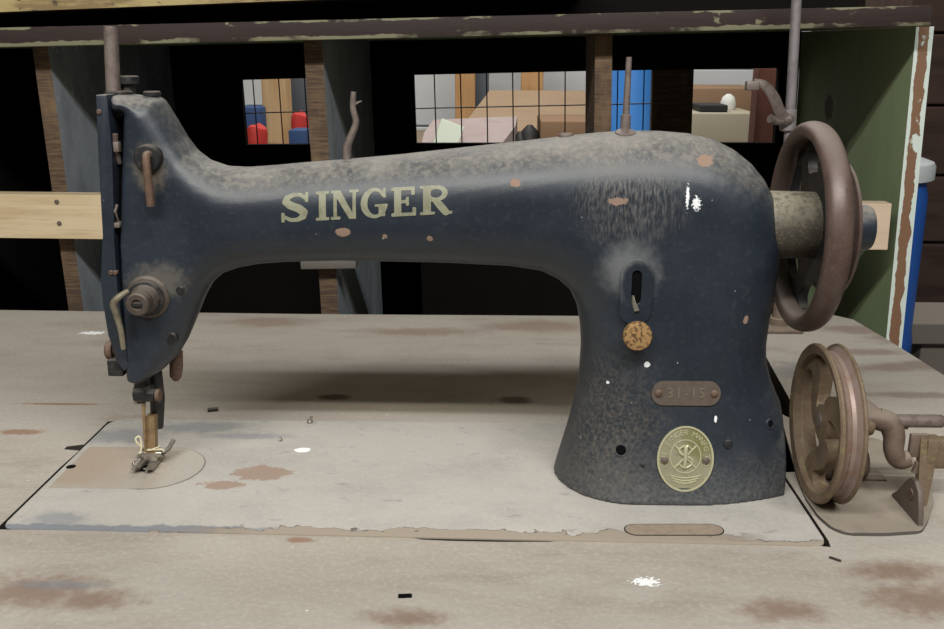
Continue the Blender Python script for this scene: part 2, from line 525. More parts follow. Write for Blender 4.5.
m_rim = mat('worn_brown_wheel_rim', (88, 72, 66), 0.42, 0.15, [
    (('k', 0.6, ('noise', 9, 0.4, 0.7, (1, 1, 1), 55)), (72, 56, 50)),
    (('k', 0.55, ('noise', 1.3, 0.55, 0.72, (1, 1, 1), 56)), (128, 102, 82)),
    (('k', 0.45, ('up', 0.4, 0.95)), (146, 134, 124), 0.8)], bump=(1.0, 0.12))
m_yrust = mat('yellow_green_rust', (116, 99, 80), 0.7, 0.2, [
    (('k', 0.7, ('noise', 9, 0.4, 0.66, (1, 1, 1), 57)), (98, 78, 62)),
    (('k', 0.6, ('noise', 5, 0.55, 0.7, (1, 1, 1), 58)), (130, 124, 84)),
    (('k', 0.5, ('noise', 1.4, 0.55, 0.7, (1, 1, 1), 59)), (146, 130, 104))], bump=(1.3, 0.25))
m_groove = mat('bare_grey_groove', (140, 122, 114), 0.5, 0.3, [
    (('k', 0.6, ('noise', 14, 0.45, 0.7, (1, 1, 1), 60)), (124, 90, 66)),
    (('k', 0.3, ('noise', 1.2, 0.5, 0.7, (1, 1, 1), 61)), (166, 150, 138))])
m_winder = mat('brown_grey_casting', (112, 96, 84), 0.6, 0.25, [
    (('k', 0.6, ('noise', 7, 0.42, 0.66, (1, 1, 1), 62)), (90, 74, 66)),
    (('k', 0.6, ('up', 0.4, 0.95)), (146, 134, 120), 0.9)], bump=(1.2, 0.2))
m_base = mat('dusty_iron_plate', (140, 130, 116), 0.8, 0, [
    (('k', 0.6, ('noise', 16, 0.45, 0.7, (1, 1, 1), 63)), (120, 110, 98)),
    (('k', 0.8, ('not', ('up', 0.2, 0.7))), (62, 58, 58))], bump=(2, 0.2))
m_boss = mat('dusty_ochre_bearing', (80, 75, 66), 0.6, 0.2, [
    (('k', 0.8, ('mul', ('up', -0.1, 0.9), ('noise', 3, 0.25, 0.6, (1, 1, 1), 64))), (160, 152, 132), 0.9),
    (('k', 0.6, ('noise', 1.6, 0.52, 0.66, (1, 1, 1), 65)), (126, 118, 98), 0.9)])
m_brass = mat('green_tarnished_brass', (146, 142, 118), 0.55, 0.3, [
    (('k', 0.6, ('noise', 8, 0.42, 0.66, (1, 1, 1), 66)), (156, 154, 130)),
    (('k', 0.7, ('blob', tuple(at(702, 440, y=46)), (9, 30, 14), 0.5, 0.4, 5)), (110, 112, 50)),
    (('k', 0.5, ('noise', 2, 0.55, 0.7, (1, 1, 1), 67)), (112, 98, 68))], bump=(1.0, 0.3))
m_brass2 = mat('raised_brass_lettering', (186, 182, 150), 0.5, 0.4)
m_tag = mat('grubby_number_plate', (98, 86, 78), 0.6, 0.2, [
    (('k', 0.6, ('noise', 4, 0.42, 0.66, (1, 1, 1), 68)), (84, 74, 64))], bump=(1.0, 0.2))
m_tagtxt = mat('raised_plate_digits', (116, 106, 88), 0.6, 0.2)
m_gold = mat('faded_gold_transfer', (136, 136, 114), 0.55, 0, [
    (('k', 0.7, ('noise', 5, 0.45, 0.62, (1, 1, 1), 71)), (116, 114, 92)),
    (('k', 0.9, ('noise', 2.2, 0.62, 0.72, (1, 1, 1), 72)), (74, 82, 88))])
m_knob = mat('ochre_rusted_knob', (156, 122, 78), 0.7, 0.1, [
    (('k', 0.9, ('noise', 2.4, 0.5, 0.58, (1, 1, 1), 73)), (74, 52, 34))], bump=(1.0, 0.3))
m_tan = mat('tan_brassy_steel', (150, 126, 92), 0.5, 0.4, [
    (('k', 0.6, ('noise', 4, 0.45, 0.65, (1, 1, 1), 74)), (116, 96, 74))])
m_steel = mat('dull_bright_steel', (160, 154, 144), 0.35, 0.7, [
    (('k', 0.6, ('noise', 3, 0.45, 0.65, (1, 1, 1), 75)), (110, 98, 86), 0.6)])
m_thread = mat('cream_thread', (206, 196, 166), 0.9)
m_spring = mat('olive_corroded_wire', (128, 120, 102), 0.6, 0.3, [
    (('k', 0.6, ('noise', 3, 0.45, 0.65, (1, 1, 1), 76)), (88, 82, 62))])
m_post = mat('grey_painted_rod', (132, 126, 128), 0.5, 0.2, [
    (('k', 0.5, ('noise', 8, 0.45, 0.65, (1, 1, 1), 77)), (106, 98, 98))])

# ================================================================== the sewing machine
YC = 92.0
machine = thing('sewing_machine', 'old blue-black enamelled sewing machine bolted into the dusty wooden table', 'sewing machine', (240, 90, 0))


def pl(pts, y=YC):
    return [tuple(at(a, b, y=y)[[0, 2]]) for a, b in pts]


outline_px = [(107.5, 95), (140, 95), (168, 94.5), (173, 97), (178, 104), (186, 117), (196, 134), (205, 147), (216, 157), (232, 164), (250, 166), (275, 165),
    (300, 163), (350, 159.5), (400, 155), (450, 149.5), (500, 144), (540, 139.5), (566, 136.5), (600, 133), (628, 131.3), (660, 131.5), (690, 134), (715, 140),
    (735, 150), (752, 164), (765, 180), (773, 196), (778, 215), (780, 240), (779, 262), (776, 280), (773, 300), (769, 320), (766, 342), (766, 358), (770, 376),
    (777, 394), (786, 412)]
def plh(pts):
    o = []
    for a, b in pts:
        if a < 120: d = 74
        elif a < 262: d = 74 + 39*min((a-120)/40.0, 1) - 19*min(max((a-200)/60.0, 0), 1)
        else: d = 94 - 6*min((a-262)/60.0, 1)
        o.append(tuple(at(a, b, y=d)[[0, 2]]))
    return o


out = plh(outline_px) + [(500, 62), (540, 36), (540, -150), (325, -150)]
out += [(326, 0), (327, 5)] + plh([(560, 452), (567, 430), (574, 405), (579.5, 375), (581.5, 345), (580.5, 325), (577, 305), (570, 290), (558, 279), (540, 270.5),
    (510, 266), (450, 263), (400, 262), (340, 261), (290, 261), (262, 262), (243, 264), (229, 268), (219, 277), (212, 291), (205, 310), (197, 330), (188, 345), (176, 357),
    (160, 366.5), (147, 371.5), (137, 375), (131, 374), (128, 350), (122, 300), (118, 240), (118.5, 236), (119.5, 115), (113, 114.5), (109, 112)])
H = 1.7
gx = np.arange(36, 492, H); gy = np.arange(34, 152, H); gz = np.arange(-4, 250, H)
XX, ZZ = np.meshgrid(gx, gz, indexing='ij')
D2 = -poly_sd(out, XX, ZZ)


def sstep(v, a, b):
    t = np.clip((v-a)/(b-a), 0, 1); return t*t*(3-2*t)


aw = sstep(XX, 84, 130)
arm_T = 27 + 9*sstep(XX, 130, 380); arm_R = 26 + 10*sstep(XX, 130, 380)
pw = sstep(XX, 300, 345)*(1 - sstep(ZZ, 110, 190))
foot = np.exp(-np.clip(ZZ, 0, 400)/34.0)
pil_T = 36 + (13.5 - 15.5*(np.clip(XX-402, 0, 100)/64.0)**2)*foot; pil_R = 36 + 12*foot
TT = 22*(1-aw) + arm_T*aw; hw = sstep(XX, 58, 80); RR = (6+14*hw)*(1-aw) + arm_R*aw; NN = (3.2-0.9*hw)*(1-aw) + 2.0*aw
TT = TT*(1-pw) + pil_T*pw; RR = RR*(1-pw) + pil_R*pw
q = 1 - np.minimum(D2/RR, 1.0)
NE = NN[:, None, :]
F3 = (np.abs(gy[None, :, None]-YC)/TT[:, None, :])**NE + np.clip(q, 0, 4)[:, None, :]**NE - 1
F3 = np.where(F3 > 0, np.minimum(F3, 1.5), F3)
F3 = np.maximum(F3, (np.where(ZZ < 90, XX - 468.5, XX-560)/22.0)[:, None, :] + 0*F3)
F3 = np.maximum(F3, ((0.5 - ZZ)/12.0)[:, None, :] + 0*F3)
MV, MQ = surface_nets(F3, (gx[0], gy[0], gz[0]), H)
MV = taubin(MV, MQ, 7)
body = mesh_from(MV, MQ, 'arm_casting', m_paint, machine)


def surf(x, z):
    i = np.clip((x-gx[0])/H, 0, len(gx)-1.001); k = np.clip((z-gz[0])/H, 0, len(gz)-1.001)
    i0, k0 = int(i), int(k); a, b = i-i0, k-k0
    def bl(A): return A[i0, k0]*(1-a)*(1-b)+A[i0+1, k0]*a*(1-b)+A[i0, k0+1]*(1-a)*b+A[i0+1, k0+1]*a*b
    d, r, t, e = bl(D2), bl(RR), bl(TT), bl(NN)
    qq = 1-min(max(d, 0)/r, 1)
    return YC - t*max(1-qq**e, 0)**(1/e)


def on(px, py):
    y = 60.0
    for _ in range(12):
        p = at(px, py, y=y); y = surf(p[0], p[2])
    return np.array([p[0], y, p[2]])


def nrm(p, e=3.0):
    dx = (surf(p[0]+e, p[2])-surf(p[0]-e, p[2]))/(2*e); dz = (surf(p[0], p[2]+e)-surf(p[0], p[2]-e))/(2*e)
    n = np.array([dx, -1.0, dz]); return n/np.linalg.norm(n)


# face plate on the left end of the head
fp = pl([(96, 95), (107, 95), (109, 112), (112.5, 150), (114, 200), (114.5, 240), (118, 290), (124, 330), (129, 368), (124, 371), (116, 360), (109, 335), (104, 305),
         (101.5, 280), (102.5, 258), (103.5, 235), (101, 190), (99, 150)], 71)
MB().prism(fp, 70, 116, 'y', bev=1.2).done('face_plate', m_paint, machine)
# black block standing in for the shade inside the take-up slot
a = at(113, 118, y=76); b = at(119, 236, y=76)
MB().box(a[0]-2, b[0]+4, 79, 100, b[2], a[2]).done('take_up_slot_shade', m_void, machine)
p0, p1 = at(114, 150, y=74), at(117, 139, y=74)
lev = MB().tube([(p0[0]+1, 78, p0[2]-8), (p0[0]+1, 74, p0[2]), (p1[0], 72, p1[2]+3)], 1.6, 10)
p = at(116, 147, y=72); lev.box(p[0]-1.5, p[0]+1.8, 71, 76, p[2]-3, p[2]+3, 0.5)
lev.done('take_up_lever', m_pin, machine)
lev = MB(); p = at(117, 224, y=72); lev.box(p[0]-1.2, p[0]+2.2, 70, 78, p[2]-2, p[2]+1, 0.4)
lev.tube([(p[0]-0.5, 76, p[2]), (p[0]+0.5, 70, p[2]+8), (p[0]+1.6, 71, p[2]+12)], 0.9, 8)
lev.done('thread_hook', m_pin, machine)
for px, py in ((110.5, 273), (114.5, 273), (98.5, 112)):
    p = at(px, py, y=69); MB().lathe((p[0], 72, p[2]), (0, -1, 0), [(0, 1.5), (2.6, 1.5), (3, 1.1)], 14).done('face_plate_screw', m_rust, machine)

# top of the head: presser bar, its nut, thumb screw, oil cap
p0, p1 = at(113.5, 92, y=YC), at(110.5, 26, y=YC)
MB().tube([p0, p0*0.5+p1*0.5, p1], [4.3, 4.2, 4.0], 20).done('presser_rod', m_pin, machine)
b = at(119, 94, y=YC)
MB().lathe((b[0], YC, b[2]-1), (0, 0, 1), [(0, 8.5), (2.2, 8.5), (3, 7.6)], 6).done('rod_nut', m_black, machine, smooth=20)
b = at(128, 92, y=100)
th = MB().lathe((b[0], 100, b[2]-1), (0, 0, 1), [(0, 4.5), (6, 4.5), (6, 7.0), (10, 7.0), (10.6, 6.2)], 28)
th.done('thumb_screw', m_black, machine)
b = at(152, 93.5, y=YC)
MB().lathe((b[0], YC, b[2]-1.2), (0, 0, 1), [(0, 5.2), (2.0, 5.2), (2.6, 4.4)], 24).done('oil_cap', m_black, machine)

# thread guide boss with a hanging pin
p = on(149, 158)
g = MB().lathe(p + np.array([0, 3, 0]), (0, -1, 0), [(0, 8.4), (5.5, 8.2), (7, 7.2), (7.4, 3.0)], 36)
guide = g.done('thread_guide', m_black, machine)
y0 = p[1]-4
pa, pb_, pc = at(146, 157, y=y0-2), at(147, 170, y=y0-4), at(151, 206, y=y0-3)
MB().tube([(pa[0]+2, y0+3, pa[2]), (pa[0]+0.5, y0-2.5, pa[2]+1), pb_, (pb_*0.5+pc*0.5), pc], [2.2, 2.3, 2.4, 2.5, 2.4], 12, smooth_path=5).done('guide_pin', m_rust, guide)

# tension discs
p = on(148, 297); c = p + np.array([0, 2, 0])
MB().lathe(c, (0, -1, 0), [(0, 13.2), (2.5, 13.4), (3.6, 12.6), (4.2, 11.2)], 40).done('tension_disc', m_grime, machine)
MB().lathe(c + np.array([0, -4.0, 0]), (0, -1, 0), [(0, 10.2), (1.4, 11.2), (2.6, 10.6), (3.2, 8.8)], 40).done('tension_disc', m_black, machine)
spg = [(c[0] + (8.6-0.035*k)*math.cos(k*0.45), c[1]-7.2-k*0.11, c[2]+(8.6-0.035*k)*math.sin(k*0.45)) for k in range(56)]
MB().tube(spg, 0.75, 6, up=(0, 1, 0)).done('tension_spring', m_grime, machine)
MB().lathe(c + np.array([0, -5, 0]), (0, -1, 0), [(0, 4.2), (9, 4.2), (9, 7.2), (15.5, 7.0), (16.3, 6.2), (16.3, 3.4), (15.0, 3.2)], 28).done('tension_nut', m_grime, machine)
MB().box(c[0]-2.9, c[0]+2.9, c[1]-21.2, c[1]-19.6, c[2]-1.2, c[2]+1.2, 0.3).done('tension_stud', m_black, machine)
q4 = [at(128, 291, y=62), at(119, 297, y=58), at(113.5, 304, y=58), at(117, 316, y=60), at(121, 331, y=61), at(123.5, 349, y=62)]
MB().tube(q4, [1.6, 2.0, 2.1, 2.0, 1.8, 1.5], 10, smooth_path=6).done('check_spring', m_spring, machine)
p = on(171, 338)
MB().lathe(p + np.array([0, 3, 0]), (0, -1, 0), [(0, 4.2), (3.6, 3.9), (4.2, 3.2)], 20).done('head_screw', m_black, machine)
p = on(180, 290)
MB().lathe(p + np.array([0, 2, 0]), (0, -1, 0), [(0, 2.6), (2.3, 2.6), (2.7, 2.1)], 16).done('head_screw', m_black, machine)

# clamp at the lower left of the head
p = at(112.5, 350, y=84)
k = MB().lathe((p[0]+4, 84, p[2]), (-1, 0, 0), [(0, 3), (3, 3), (3, 6.2), (6.5, 6.2), (7.5, 5.2)], 24); k.done('presser_thumb_screw', m_rust, machine)
p = at(119, 366, y=84); MB().box(p[0]-4.6, p[0]+5.5, 76, 92, p[2]-4.5, p[2]+6.5, 1.2).done('thread_bracket', m_black, machine)
# lifter hanging behind the head
a, b = at(176.5, 350, y=104), at(176, 381, y=104)
MB().tube([a, a*0.5+b*0.5, (b[0], 104, b[2]+3), (b[0], 104, b[2])], [4.2, 4.6, 4.0, 1.5], 16, flat=(0.55, 1.0), up=(0, 1, 0)).done('presser_lifter', m_rust, machine)

# needle bar, needle, presser bar and foot
NB = 90.0
n0 = at(140, 370, y=NB); n1 = at(141, 394, y=NB)
MB().tube([(n0[0], NB, n0[2]+6), (n0[0], NB, n1[2]-2)], 4.4, 20).done('needle_bar', m_black, machine)
cl = MB().tube([(n0[0]-4, NB-1, n1[2]+1), (n0[0]+7, NB-1, n1[2]+1)], 5.6, 20)
cl.tube([(n0[0]+6, NB-4, n1[2]+1), (n0[0]+10.5, NB-4.5, n1[2]+1)], 4.2, 6)
clamp = cl.done('needle_clamp', m_black, machine)
MB().lathe((n0[0]+10, NB-4.5, n1[2]+1), (1, 0, 0), [(0, 2.6), (1, 2.6), (1, 4.2), (3.2, 4.2), (3.8, 3.4)], 18).done('clamp_screw', m_rust, clamp)
p = at(134, 403, y=NB); MB().tube([p, (p[0]+8, NB-1, p[2]+0.3)], 0.9, 8).done('needle_thread_eye', m_steel, clamp)
b0 = at(143.5, 402, y=NB); b1 = at(145, 452, y=NB)
MB().tube([b0, b0*0.55+b1*0.45, b1], [1.2, 1.0, 0.6], 12).done('needle', m_tan, machine)
pb0 = at(153, 368, y=102); pb1 = at(157, 427, y=102)
MB().tube([(pb0[0], 102, pb0[2]+4), (pb0[0]+1.2, 102, (pb0[2]+pb1[2])/2), (pb1[0], 102, pb1[2])], [5.4, 4.8, 4.2], 18).done('presser_bar', m_black, machine)
s0, s1 = at(151, 415, y=95), at(151, 456, y=95)
foot_shank = MB()
foot_shank.rings([[(s0[0]-3.1, 92.5, s0[2]), (s0[0]+3.1, 92.5, s0[2]), (s0[0]+3.6, 98, s0[2]), (s0[0]-2.6, 98, s0[2])],
                  [(s1[0]-2.6, 92.0, s1[2]), (s1[0]+4.0, 92.0, s1[2]), (s1[0]+4.0, 97, s1[2]), (s1[0]-2.4, 97, s1[2])]])
foot_shank.done('presser_shank', m_tan, machine)
ft = MB()
hx = s1[0]
ft.tube([(hx-7, 95, 8.2), (hx+8, 95, 8.2)], 3.3, 14)
ft.box(hx-4, hx+5.5, 91, 99, 4, 9, 1.0)
for sx, w in ((-6.5, 2.8), (1.5, 3.8)):
    ft.rings([[(hx+sx, 76, 5.2), (hx+sx+w, 76, 5.2), (hx+sx+w, 76, 6.4), (hx+sx, 76, 6.4)],
              [(hx+sx-0.5, 82, 2.2), (hx+sx+w+0.5, 82, 2.2), (hx+sx+w+0.5, 82, 3.8), (hx+sx-0.5, 82, 3.8)],
              [(hx+sx-0.5, 104, 2.0), (hx+sx+w+0.5, 104, 2.0), (hx+sx+w+0.5, 104, 4.4), (hx+sx-0.5, 104, 4.4)]])
ft.tube([(hx-5, 79, 3.4), (hx-9, 86, 5), (hx-7.5, 94, 7.5)], 0.9, 8)
ft.tube([(hx+8, 95, 8.2), (hx+10, 101, 9), (hx+12, 107, 13)], 1.5, 8)
ft.done('presser_foot', m_steel, machine)

# spool pins and oil screws on the arm
a, b, c3 = at(353.5, 92, y=YC), at(356, 122, y=YC), at(347, 162, y=YC)
pin = MB().tube([a, at(353, 108, y=YC), b, at(352, 134, y=YC), at(347.5, 146, y=YC), c3], [1.6, 1.9, 2.0, 2.2, 2.5, 2.6], 12, smooth_path=5)
hk = at(359, 102, y=YC); pin.tube([at(354, 105, y=YC), hk, at(362, 101, y=YC)], [0.8, 0.6, 0.3], 6)
pin.done('thread_pin', m_pin, machine)
a, b = at(629, 57, y=YC), at(625, 133, y=YC)
MB().tube([a, a*0.7+b*0.3, a*0.25+b*0.75, a*0.24+b*0.76, b], [1.7, 1.9, 2.1, 3.0, 3.2], 14).done('spool_pin', m_pin, machine)
p = at(566, 136, y=YC); MB().lathe((p[0], YC, p[2]-2.5), (0, 0, 1), [(0, 4.6), (3.2, 4.6), (4.2, 3.6)], 22).done('oil_screw', m_pin, machine)
p = at(626, 132, y=84); MB().lathe((p[0], 86, p[2]-1.5), (0, -0.25, 1), [(0, 6.2), (1.5, 6.0), (2.0, 5.0)], 22).done('pin_socket', m_pin, machine)

# stitch regulator
p = on(636, 292); n = nrm(p, 6)


def frame(p, n):
    n = Vector(n).normalized(); u = Vector((1, 0, 0)); u = (u - n*u.dot(n)).normalized(); v = u.cross(n)
    if v.z < 0: v = -v
    P = Vector(p)
    return lambda a, b, t: P + u*a + v*b + n*t


fr = frame(p, n)
def slotted(U, V):
    o = np.hypot(U, np.maximum(np.abs(V)-10.5, 0)) - 9.2
    i = np.hypot(U, np.maximum(np.abs(V-3)-7.5, 0)) - 2.9
    return np.maximum(o, -i)
def pad(U, V): return np.hypot(U, np.maximum(np.abs(V)-11.5, 0)) - 12.5
MB().sheet(*plane_sheet(slotted, -11, 11, -21, 21, 0.8), fr, -2.5, 1.6).done('stitch_plate', m_paint, machine)
MB().sheet(*plane_sheet(lambda U, V: np.hypot(U, np.maximum(np.abs(V-3)-8.5, 0)) - 3.6, -4.5, 4.5, -11, 17, 0.7), fr, 0.15, 0.35).done('stitch_slot', m_void, machine)  # black sheet as the shade in the slot
p2 = on(636, 331); c = Vector(p2) - Vector(n)*(-2)
kn = MB().lathe(p2 - np.array([0, -2, 0]), n, [(0, 3.2), (9, 3.2), (9, 7.8), (9.8, 8.4), (14, 8.5), (15, 7.8), (15.2, 6.8)], 32)
kn.done('stitch_knob', m_knob, machine)
cc = fr(-1.0, -6.5, 0.8); MB().tube([fr(-2, -2, 0.6), fr(-1.5, -6, 1.2), fr(0.5, -11, 2)], [1.2, 2.2, 2.6], 8, flat=(1, .4)).done('stitch_lever', m_steel, machine)

# number plate and badge
p = on(686, 393); n = nrm(p, 8); fr = frame(p, n)
def rrect(hw, hh, r): return lambda U, V: np.hypot(np.maximum(np.abs(U)-hw+r, 0), np.maximum(np.abs(V)-hh+r, 0)) - r
tagp = MB().sheet(*plane_sheet(rrect(20.6, 7.6, 7.2), -22, 22, -9, 9, 0.9), fr, -3.0, 1.0).done('number_plate', m_tag, machine)
for s in (-16.6, 16.6):
    q5 = fr(s, 0, 0.8); MB().lathe(q5, n, [(0, 2.3), (1.0, 2.1), (1.6, 1.2)], 16).done('plate_rivet', m_rust, tagp)


def glyphs(bm_target, chars, size, place, depth=0.35):
    """letters from the built-in font, each put through place(i, u, v, t)"""
    for i, ch in enumerate(chars):
        if ch == ' ': continue
        cu = bpy.data.curves.new('glyph', 'FONT'); cu.body = ch; cu.size = size; cu.align_x = 'CENTER'; cu.align_y = 'CENTER'; cu.extrude = depth/2; cu.resolution_u = 3
        ob = bpy.data.objects.new('glyph', cu); C.objects.link(ob)
        dg = bpy.context.evaluated_depsgraph_get()
        me = bpy.data.meshes.new_from_object(ob.evaluated_get(dg))
        vs = [bm_target.bm.verts.new(place(i, v.co.x, v.co.y, v.co.z + depth/2)) for v in me.vertices]
        for f in me.polygons:
            try: bm_target.bm.faces.new([vs[k] for k in f.vertices])
            except ValueError: pass
        bpy.data.objects.remove(ob); bpy.data.curves.remove(cu); bpy.data.meshes.remove(me)


tx = MB()
offs = [-9.6, -4.6, 0, 4.4, 9.4]
glyphs(tx, '31-15', 9.0, lambda i, u, v, t: fr(u + offs[i], v, 0.95 + t), 0.4)
tx.done('plate_digits', m_tagtxt, tagp, smooth=None)

p = on(685, 458.5); n = nrm(p, 8); fr = frame(p, n)
BA, BB = 17.2, 20.4
def oval(a, b): return lambda U, V: (np.sqrt((U/a)**2 + (V/b)**2) - 1)*min(a, b)
badge = MB().sheet(*plane_sheet(oval(BA, BB), -19, 19, -22, 22, 0.9), fr, -4.0, 0.9).done('badge', m_brass, machine)
rim = MB()
def ovring(a, b, w): 
    o, i = oval(a, b), oval(a-w, b-w); return lambda U, V: np.maximum(o(U, V), -i(U, V))
rim.sheet(*plane_sheet(ovring(BA, BB, 1.2), -19, 19, -22, 22, 0.45), fr, 0.8, 1.5)
rim.sheet(*plane_sheet(ovring(9.6, 10.6, 0.7), -11, 11, -12, 12, 0.35), lambda u, v, t: fr(u, v+1.5, t), 0.8, 1.3)
rim.done('badge_rim', m_brass2, badge)
bt = MB()
arc = 'THE SINGER MANFG CO'
def arcplace(i, u, v, t):
    ang = math.radians(196 - i*(212/(len(arc)-1)))
    cxp, cyp = 13.0*math.cos(ang), 1.5 + 14.6*math.sin(ang)
    ta = ang - PI/2
    return fr(cxp + u*math.cos(ta) - v*math.sin(ta), cyp + u*math.sin(ta) + v*math.cos(ta), 0.85 + t)
glyphs(bt, arc, 4.6, arcplace, 0.45)
lo = 'TRADE MARK'
def arclow(i, u, v, t):
    ang = math.radians(222 + i*(96/(len(lo)-1)))
    cxp, cyp = 13.0*math.cos(ang), 0.5 + 15.6*math.sin(ang)
    ta = ang + PI/2
    return fr(cxp + u*math.cos(ta) - v*math.sin(ta), cyp + u*math.sin(ta) + v*math.cos(ta), 0.85 + t)
glyphs(bt, lo, 3.4, arclow, 0.4)
bt.done('badge_lettering', m_brass2, badge, smooth=None)
em = MB()
em.tube([fr(1.5, 8.5, 1.6), fr(0, 6.8, 1.9), fr(-0.2, 0, 2.0), fr(-0.6, -5.6, 1.6)], [1.0, 1.35, 1.3, 1.1], 10, smooth_path=4)      # shuttle
for s in (-1, 1):
    em.tube([fr(-6.4*s, -5.5, 1.1), fr(0, 1.2, 1.3), fr(6.4*s, 8.2, 1.1)], 0.65, 8)                                              # crossed needles
em.tube([fr(3.8, 5.6, 1.2), fr(1.0, 8.2, 1.3), fr(-3.4, 6.6, 1.3), fr(-3.2, 3.4, 1.3), fr(3.4, 0.2, 1.3), fr(3.8, -3.4, 1.3), fr(-0.6, -5.6, 1.3), fr(-4.2, -2.8, 1.2)], [0.5, .6, .7, .8, .8, .7, .6, .5], 8, smooth_path=5)   # the S
for k2 in range(3):
    em.tube([fr(-9+1.2*k2+x, -10.3-1.7*k2 - 1.6*math.sin(PI*x/(18-2.4*k2)), 1.0) for x in np.linspace(0, 18-2.4*k2, 10)], 0.45, 6)
em.done('badge_emblem', m_brass2, badge)
for s in (-12.6, 12.6):
    MB().lathe(fr(s, -1.0, 0.6), n, [(0, 2.4), (0.9, 2.3), (1.5, 1.4)], 16).done('badge_rivet', m_tag, badge)

# holes and screw of the pillar
for (px, py, r) in ((621, 450, 3.2), (770, 424, 2.3)):
    p = on(px, py); n = nrm(p, 4)
    MB().ring(p, n, [(-2, r), (0.5, r), (0.5, r+1.0), (-2, r+1.3)], 28).done('oil_hole_rim', m_paint, machine)
    MB().lathe(p, n, [(-2, r+0.1), (0.25, r+0.1)], 24).done('oil_hole', m_void, machine)  # black disc in place of the hole's shade
p = on(728, 444); n = nrm(p, 4)
MB().lathe(p - n, n, [(0, 2.9), (1.9, 2.7), (2.3, 1.9)], 18).done('pillar_screw', m_black, machine)
p = on(643, 465); n = nrm(p, 4)
MB().lathe(p - n, n, [(0, 1.6), (1.4, 1.5), (1.6, 1.1)], 14).done('pillar_screw', m_black, machine)

# --- lettering, strokes laid on the arm
def cap(U, V, pts, ws):
    d = np.full(U.shape, 9.0)
    for (a, b, wa, wb) in zip(pts[:-1], pts[1:], ws[:-1], ws[1:]):
        ex, ey = b[0]-a[0], b[1]-a[1]; L = ex*ex+ey*ey
        t = np.clip(((U-a[0])*ex + (V-a[1])*ey)/L, 0, 1)
        d = np.minimum(d, np.hypot(U-a[0]-t*ex, V-a[1]-t*ey) - (wa*(1-t)+wb*t)/2)
    return d
def bx(U, V, x0, x1, y0, y1): return np.maximum(np.abs(U-(x0+x1)/2)-(x1-x0)/2, np.abs(V-(y0+y1)/2)-(y1-y0)/2)
def slab(U, V, pts):            # a band between two horizontals with slanted sides
    (a0, a1), (b0, b1) = pts    # x-range at v=0 and at v=1
    l = a0+(b0-a0)*V; r = a1+(b1-a1)*V
    return np.maximum(np.maximum(l-U, U-r)*0.8, np.maximum(-V, V-1))
un = lambda *a: np.minimum.reduce(a)
def gI(U, V): return un(bx(U, V, .13, .37, 0, 1), bx(U, V, 0.02, .48, 0, .1), bx(U, V, .02, .48, .9, 1))
def gN(U, V): return un(bx(U, V, .10, .22, 0, 1), bx(U, V, .78, .90, 0, 1), slab(U, V, ((.66, .90), (.08, .34))), bx(U, V, 0, .34, 0, .1), bx(U, V, 0, .3, .9, 1), bx(U, V, .66, 1.0, .9, 1))
def gE(U, V): return un(bx(U, V, .10, .34, 0, 1), bx(U, V, 0, .84, 0, .12), bx(U, V, 0, .8, .88, 1), bx(U, V, .2, .58, .45, .56), bx(U, V, .72, .84, 0, .30), bx(U, V, .68, .80, .72, 1), bx(U, V, .5, .6, .36, .66))
def gR(U, V):
    bowl = np.maximum(np.abs(np.hypot((U-.5)/.36, (V-.73)/.27)-0.76)-.24, .30-U)*.3
    return un(bx(U, V, .10, .34, 0, 1), bx(U, V, 0, .46, 0, .1), bx(U, V, 0, .5, .9, 1), bowl, bx(U, V, .3, .52, .46, .55),
              cap(U, V, [(.50, .48), (.66, .26), (.80, .06)], [.2, .24, .22]), bx(U, V, .70, 1.0, 0, .1))
def gG(U, V):
    ring = np.maximum(np.hypot((U-.5)/.5, (V-.5)/.52)-1, 1-np.hypot((U-.54)/.29, (V-.5)/.40))*.35
    gap = np.maximum(.5-U, np.maximum(V-.72, .42-V))
    return un(np.maximum(ring, -gap), bx(U, V, .66, .90, .04, .44), bx(U, V, .52, 1.0, .38, .47), bx(U, V, .82, .92, .68, 1.0))
def gS(U, V):
    p = [(.80, .80), (.66, .92), (.45, .93), (.26, .84), (.22, .70), (.36, .58), (.60, .47), (.76, .33), (.74, .17), (.58, .07), (.36, .07), (.16, .20)]
    w = [.10, .12, .14, .18, .22, .26, .27, .25, .20, .15, .13, .10]
    return un(cap(U, V, p, w), bx(U, V, .80, .90, .66, 1.0), bx(U, V, .08, .18, 0, .34))
word = [(gS, 279, 312, 1.0), (gI, 315.5, 330, 0.5), (gN, 331, 359, 1.0), (gG, 361, 388, 1.0), (gE, 391.5, 416.5, 0.85), (gR, 420, 452.5, 1.0)]
let = MB()
for fn, xa, xb, uw in word:
    def bl_(px, v):
        f = (px-281)/(452.5-281)
        lo_, hi_ = 222.5-9.0*f, 193.5-9.0*f
        return px, lo_ + (hi_-lo_)*v
    c00 = np.array([on(*bl_(xa, 0)), on(*bl_(xb, 0)), on(*bl_(xa, 1)), on(*bl_(xb, 1))])
    def fm(u, v, t, c=c00, uw=uw):
        s = u/uw
        q = c[0]*(1-s)*(1-v)+c[1]*s*(1-v)+c[2]*(1-s)*v+c[3]*s*v
        n_ = nrm(q, 2.5)
        y = surf(q[0], q[2])
        return Vector((q[0], y, q[2])) + Vector(n_)*t
    vv, ff = plane_sheet(fn, -0.03, uw+0.06, -0.05, 1.05, 0.035)
    let.sheet(vv, ff, fm, -0.3, 0.32)
let.done('lettering', m_gold, machine, smooth=60)

# --- bed
BP = [(0, 4), (475, -3.5), (475, 176), (0, 174.3)]


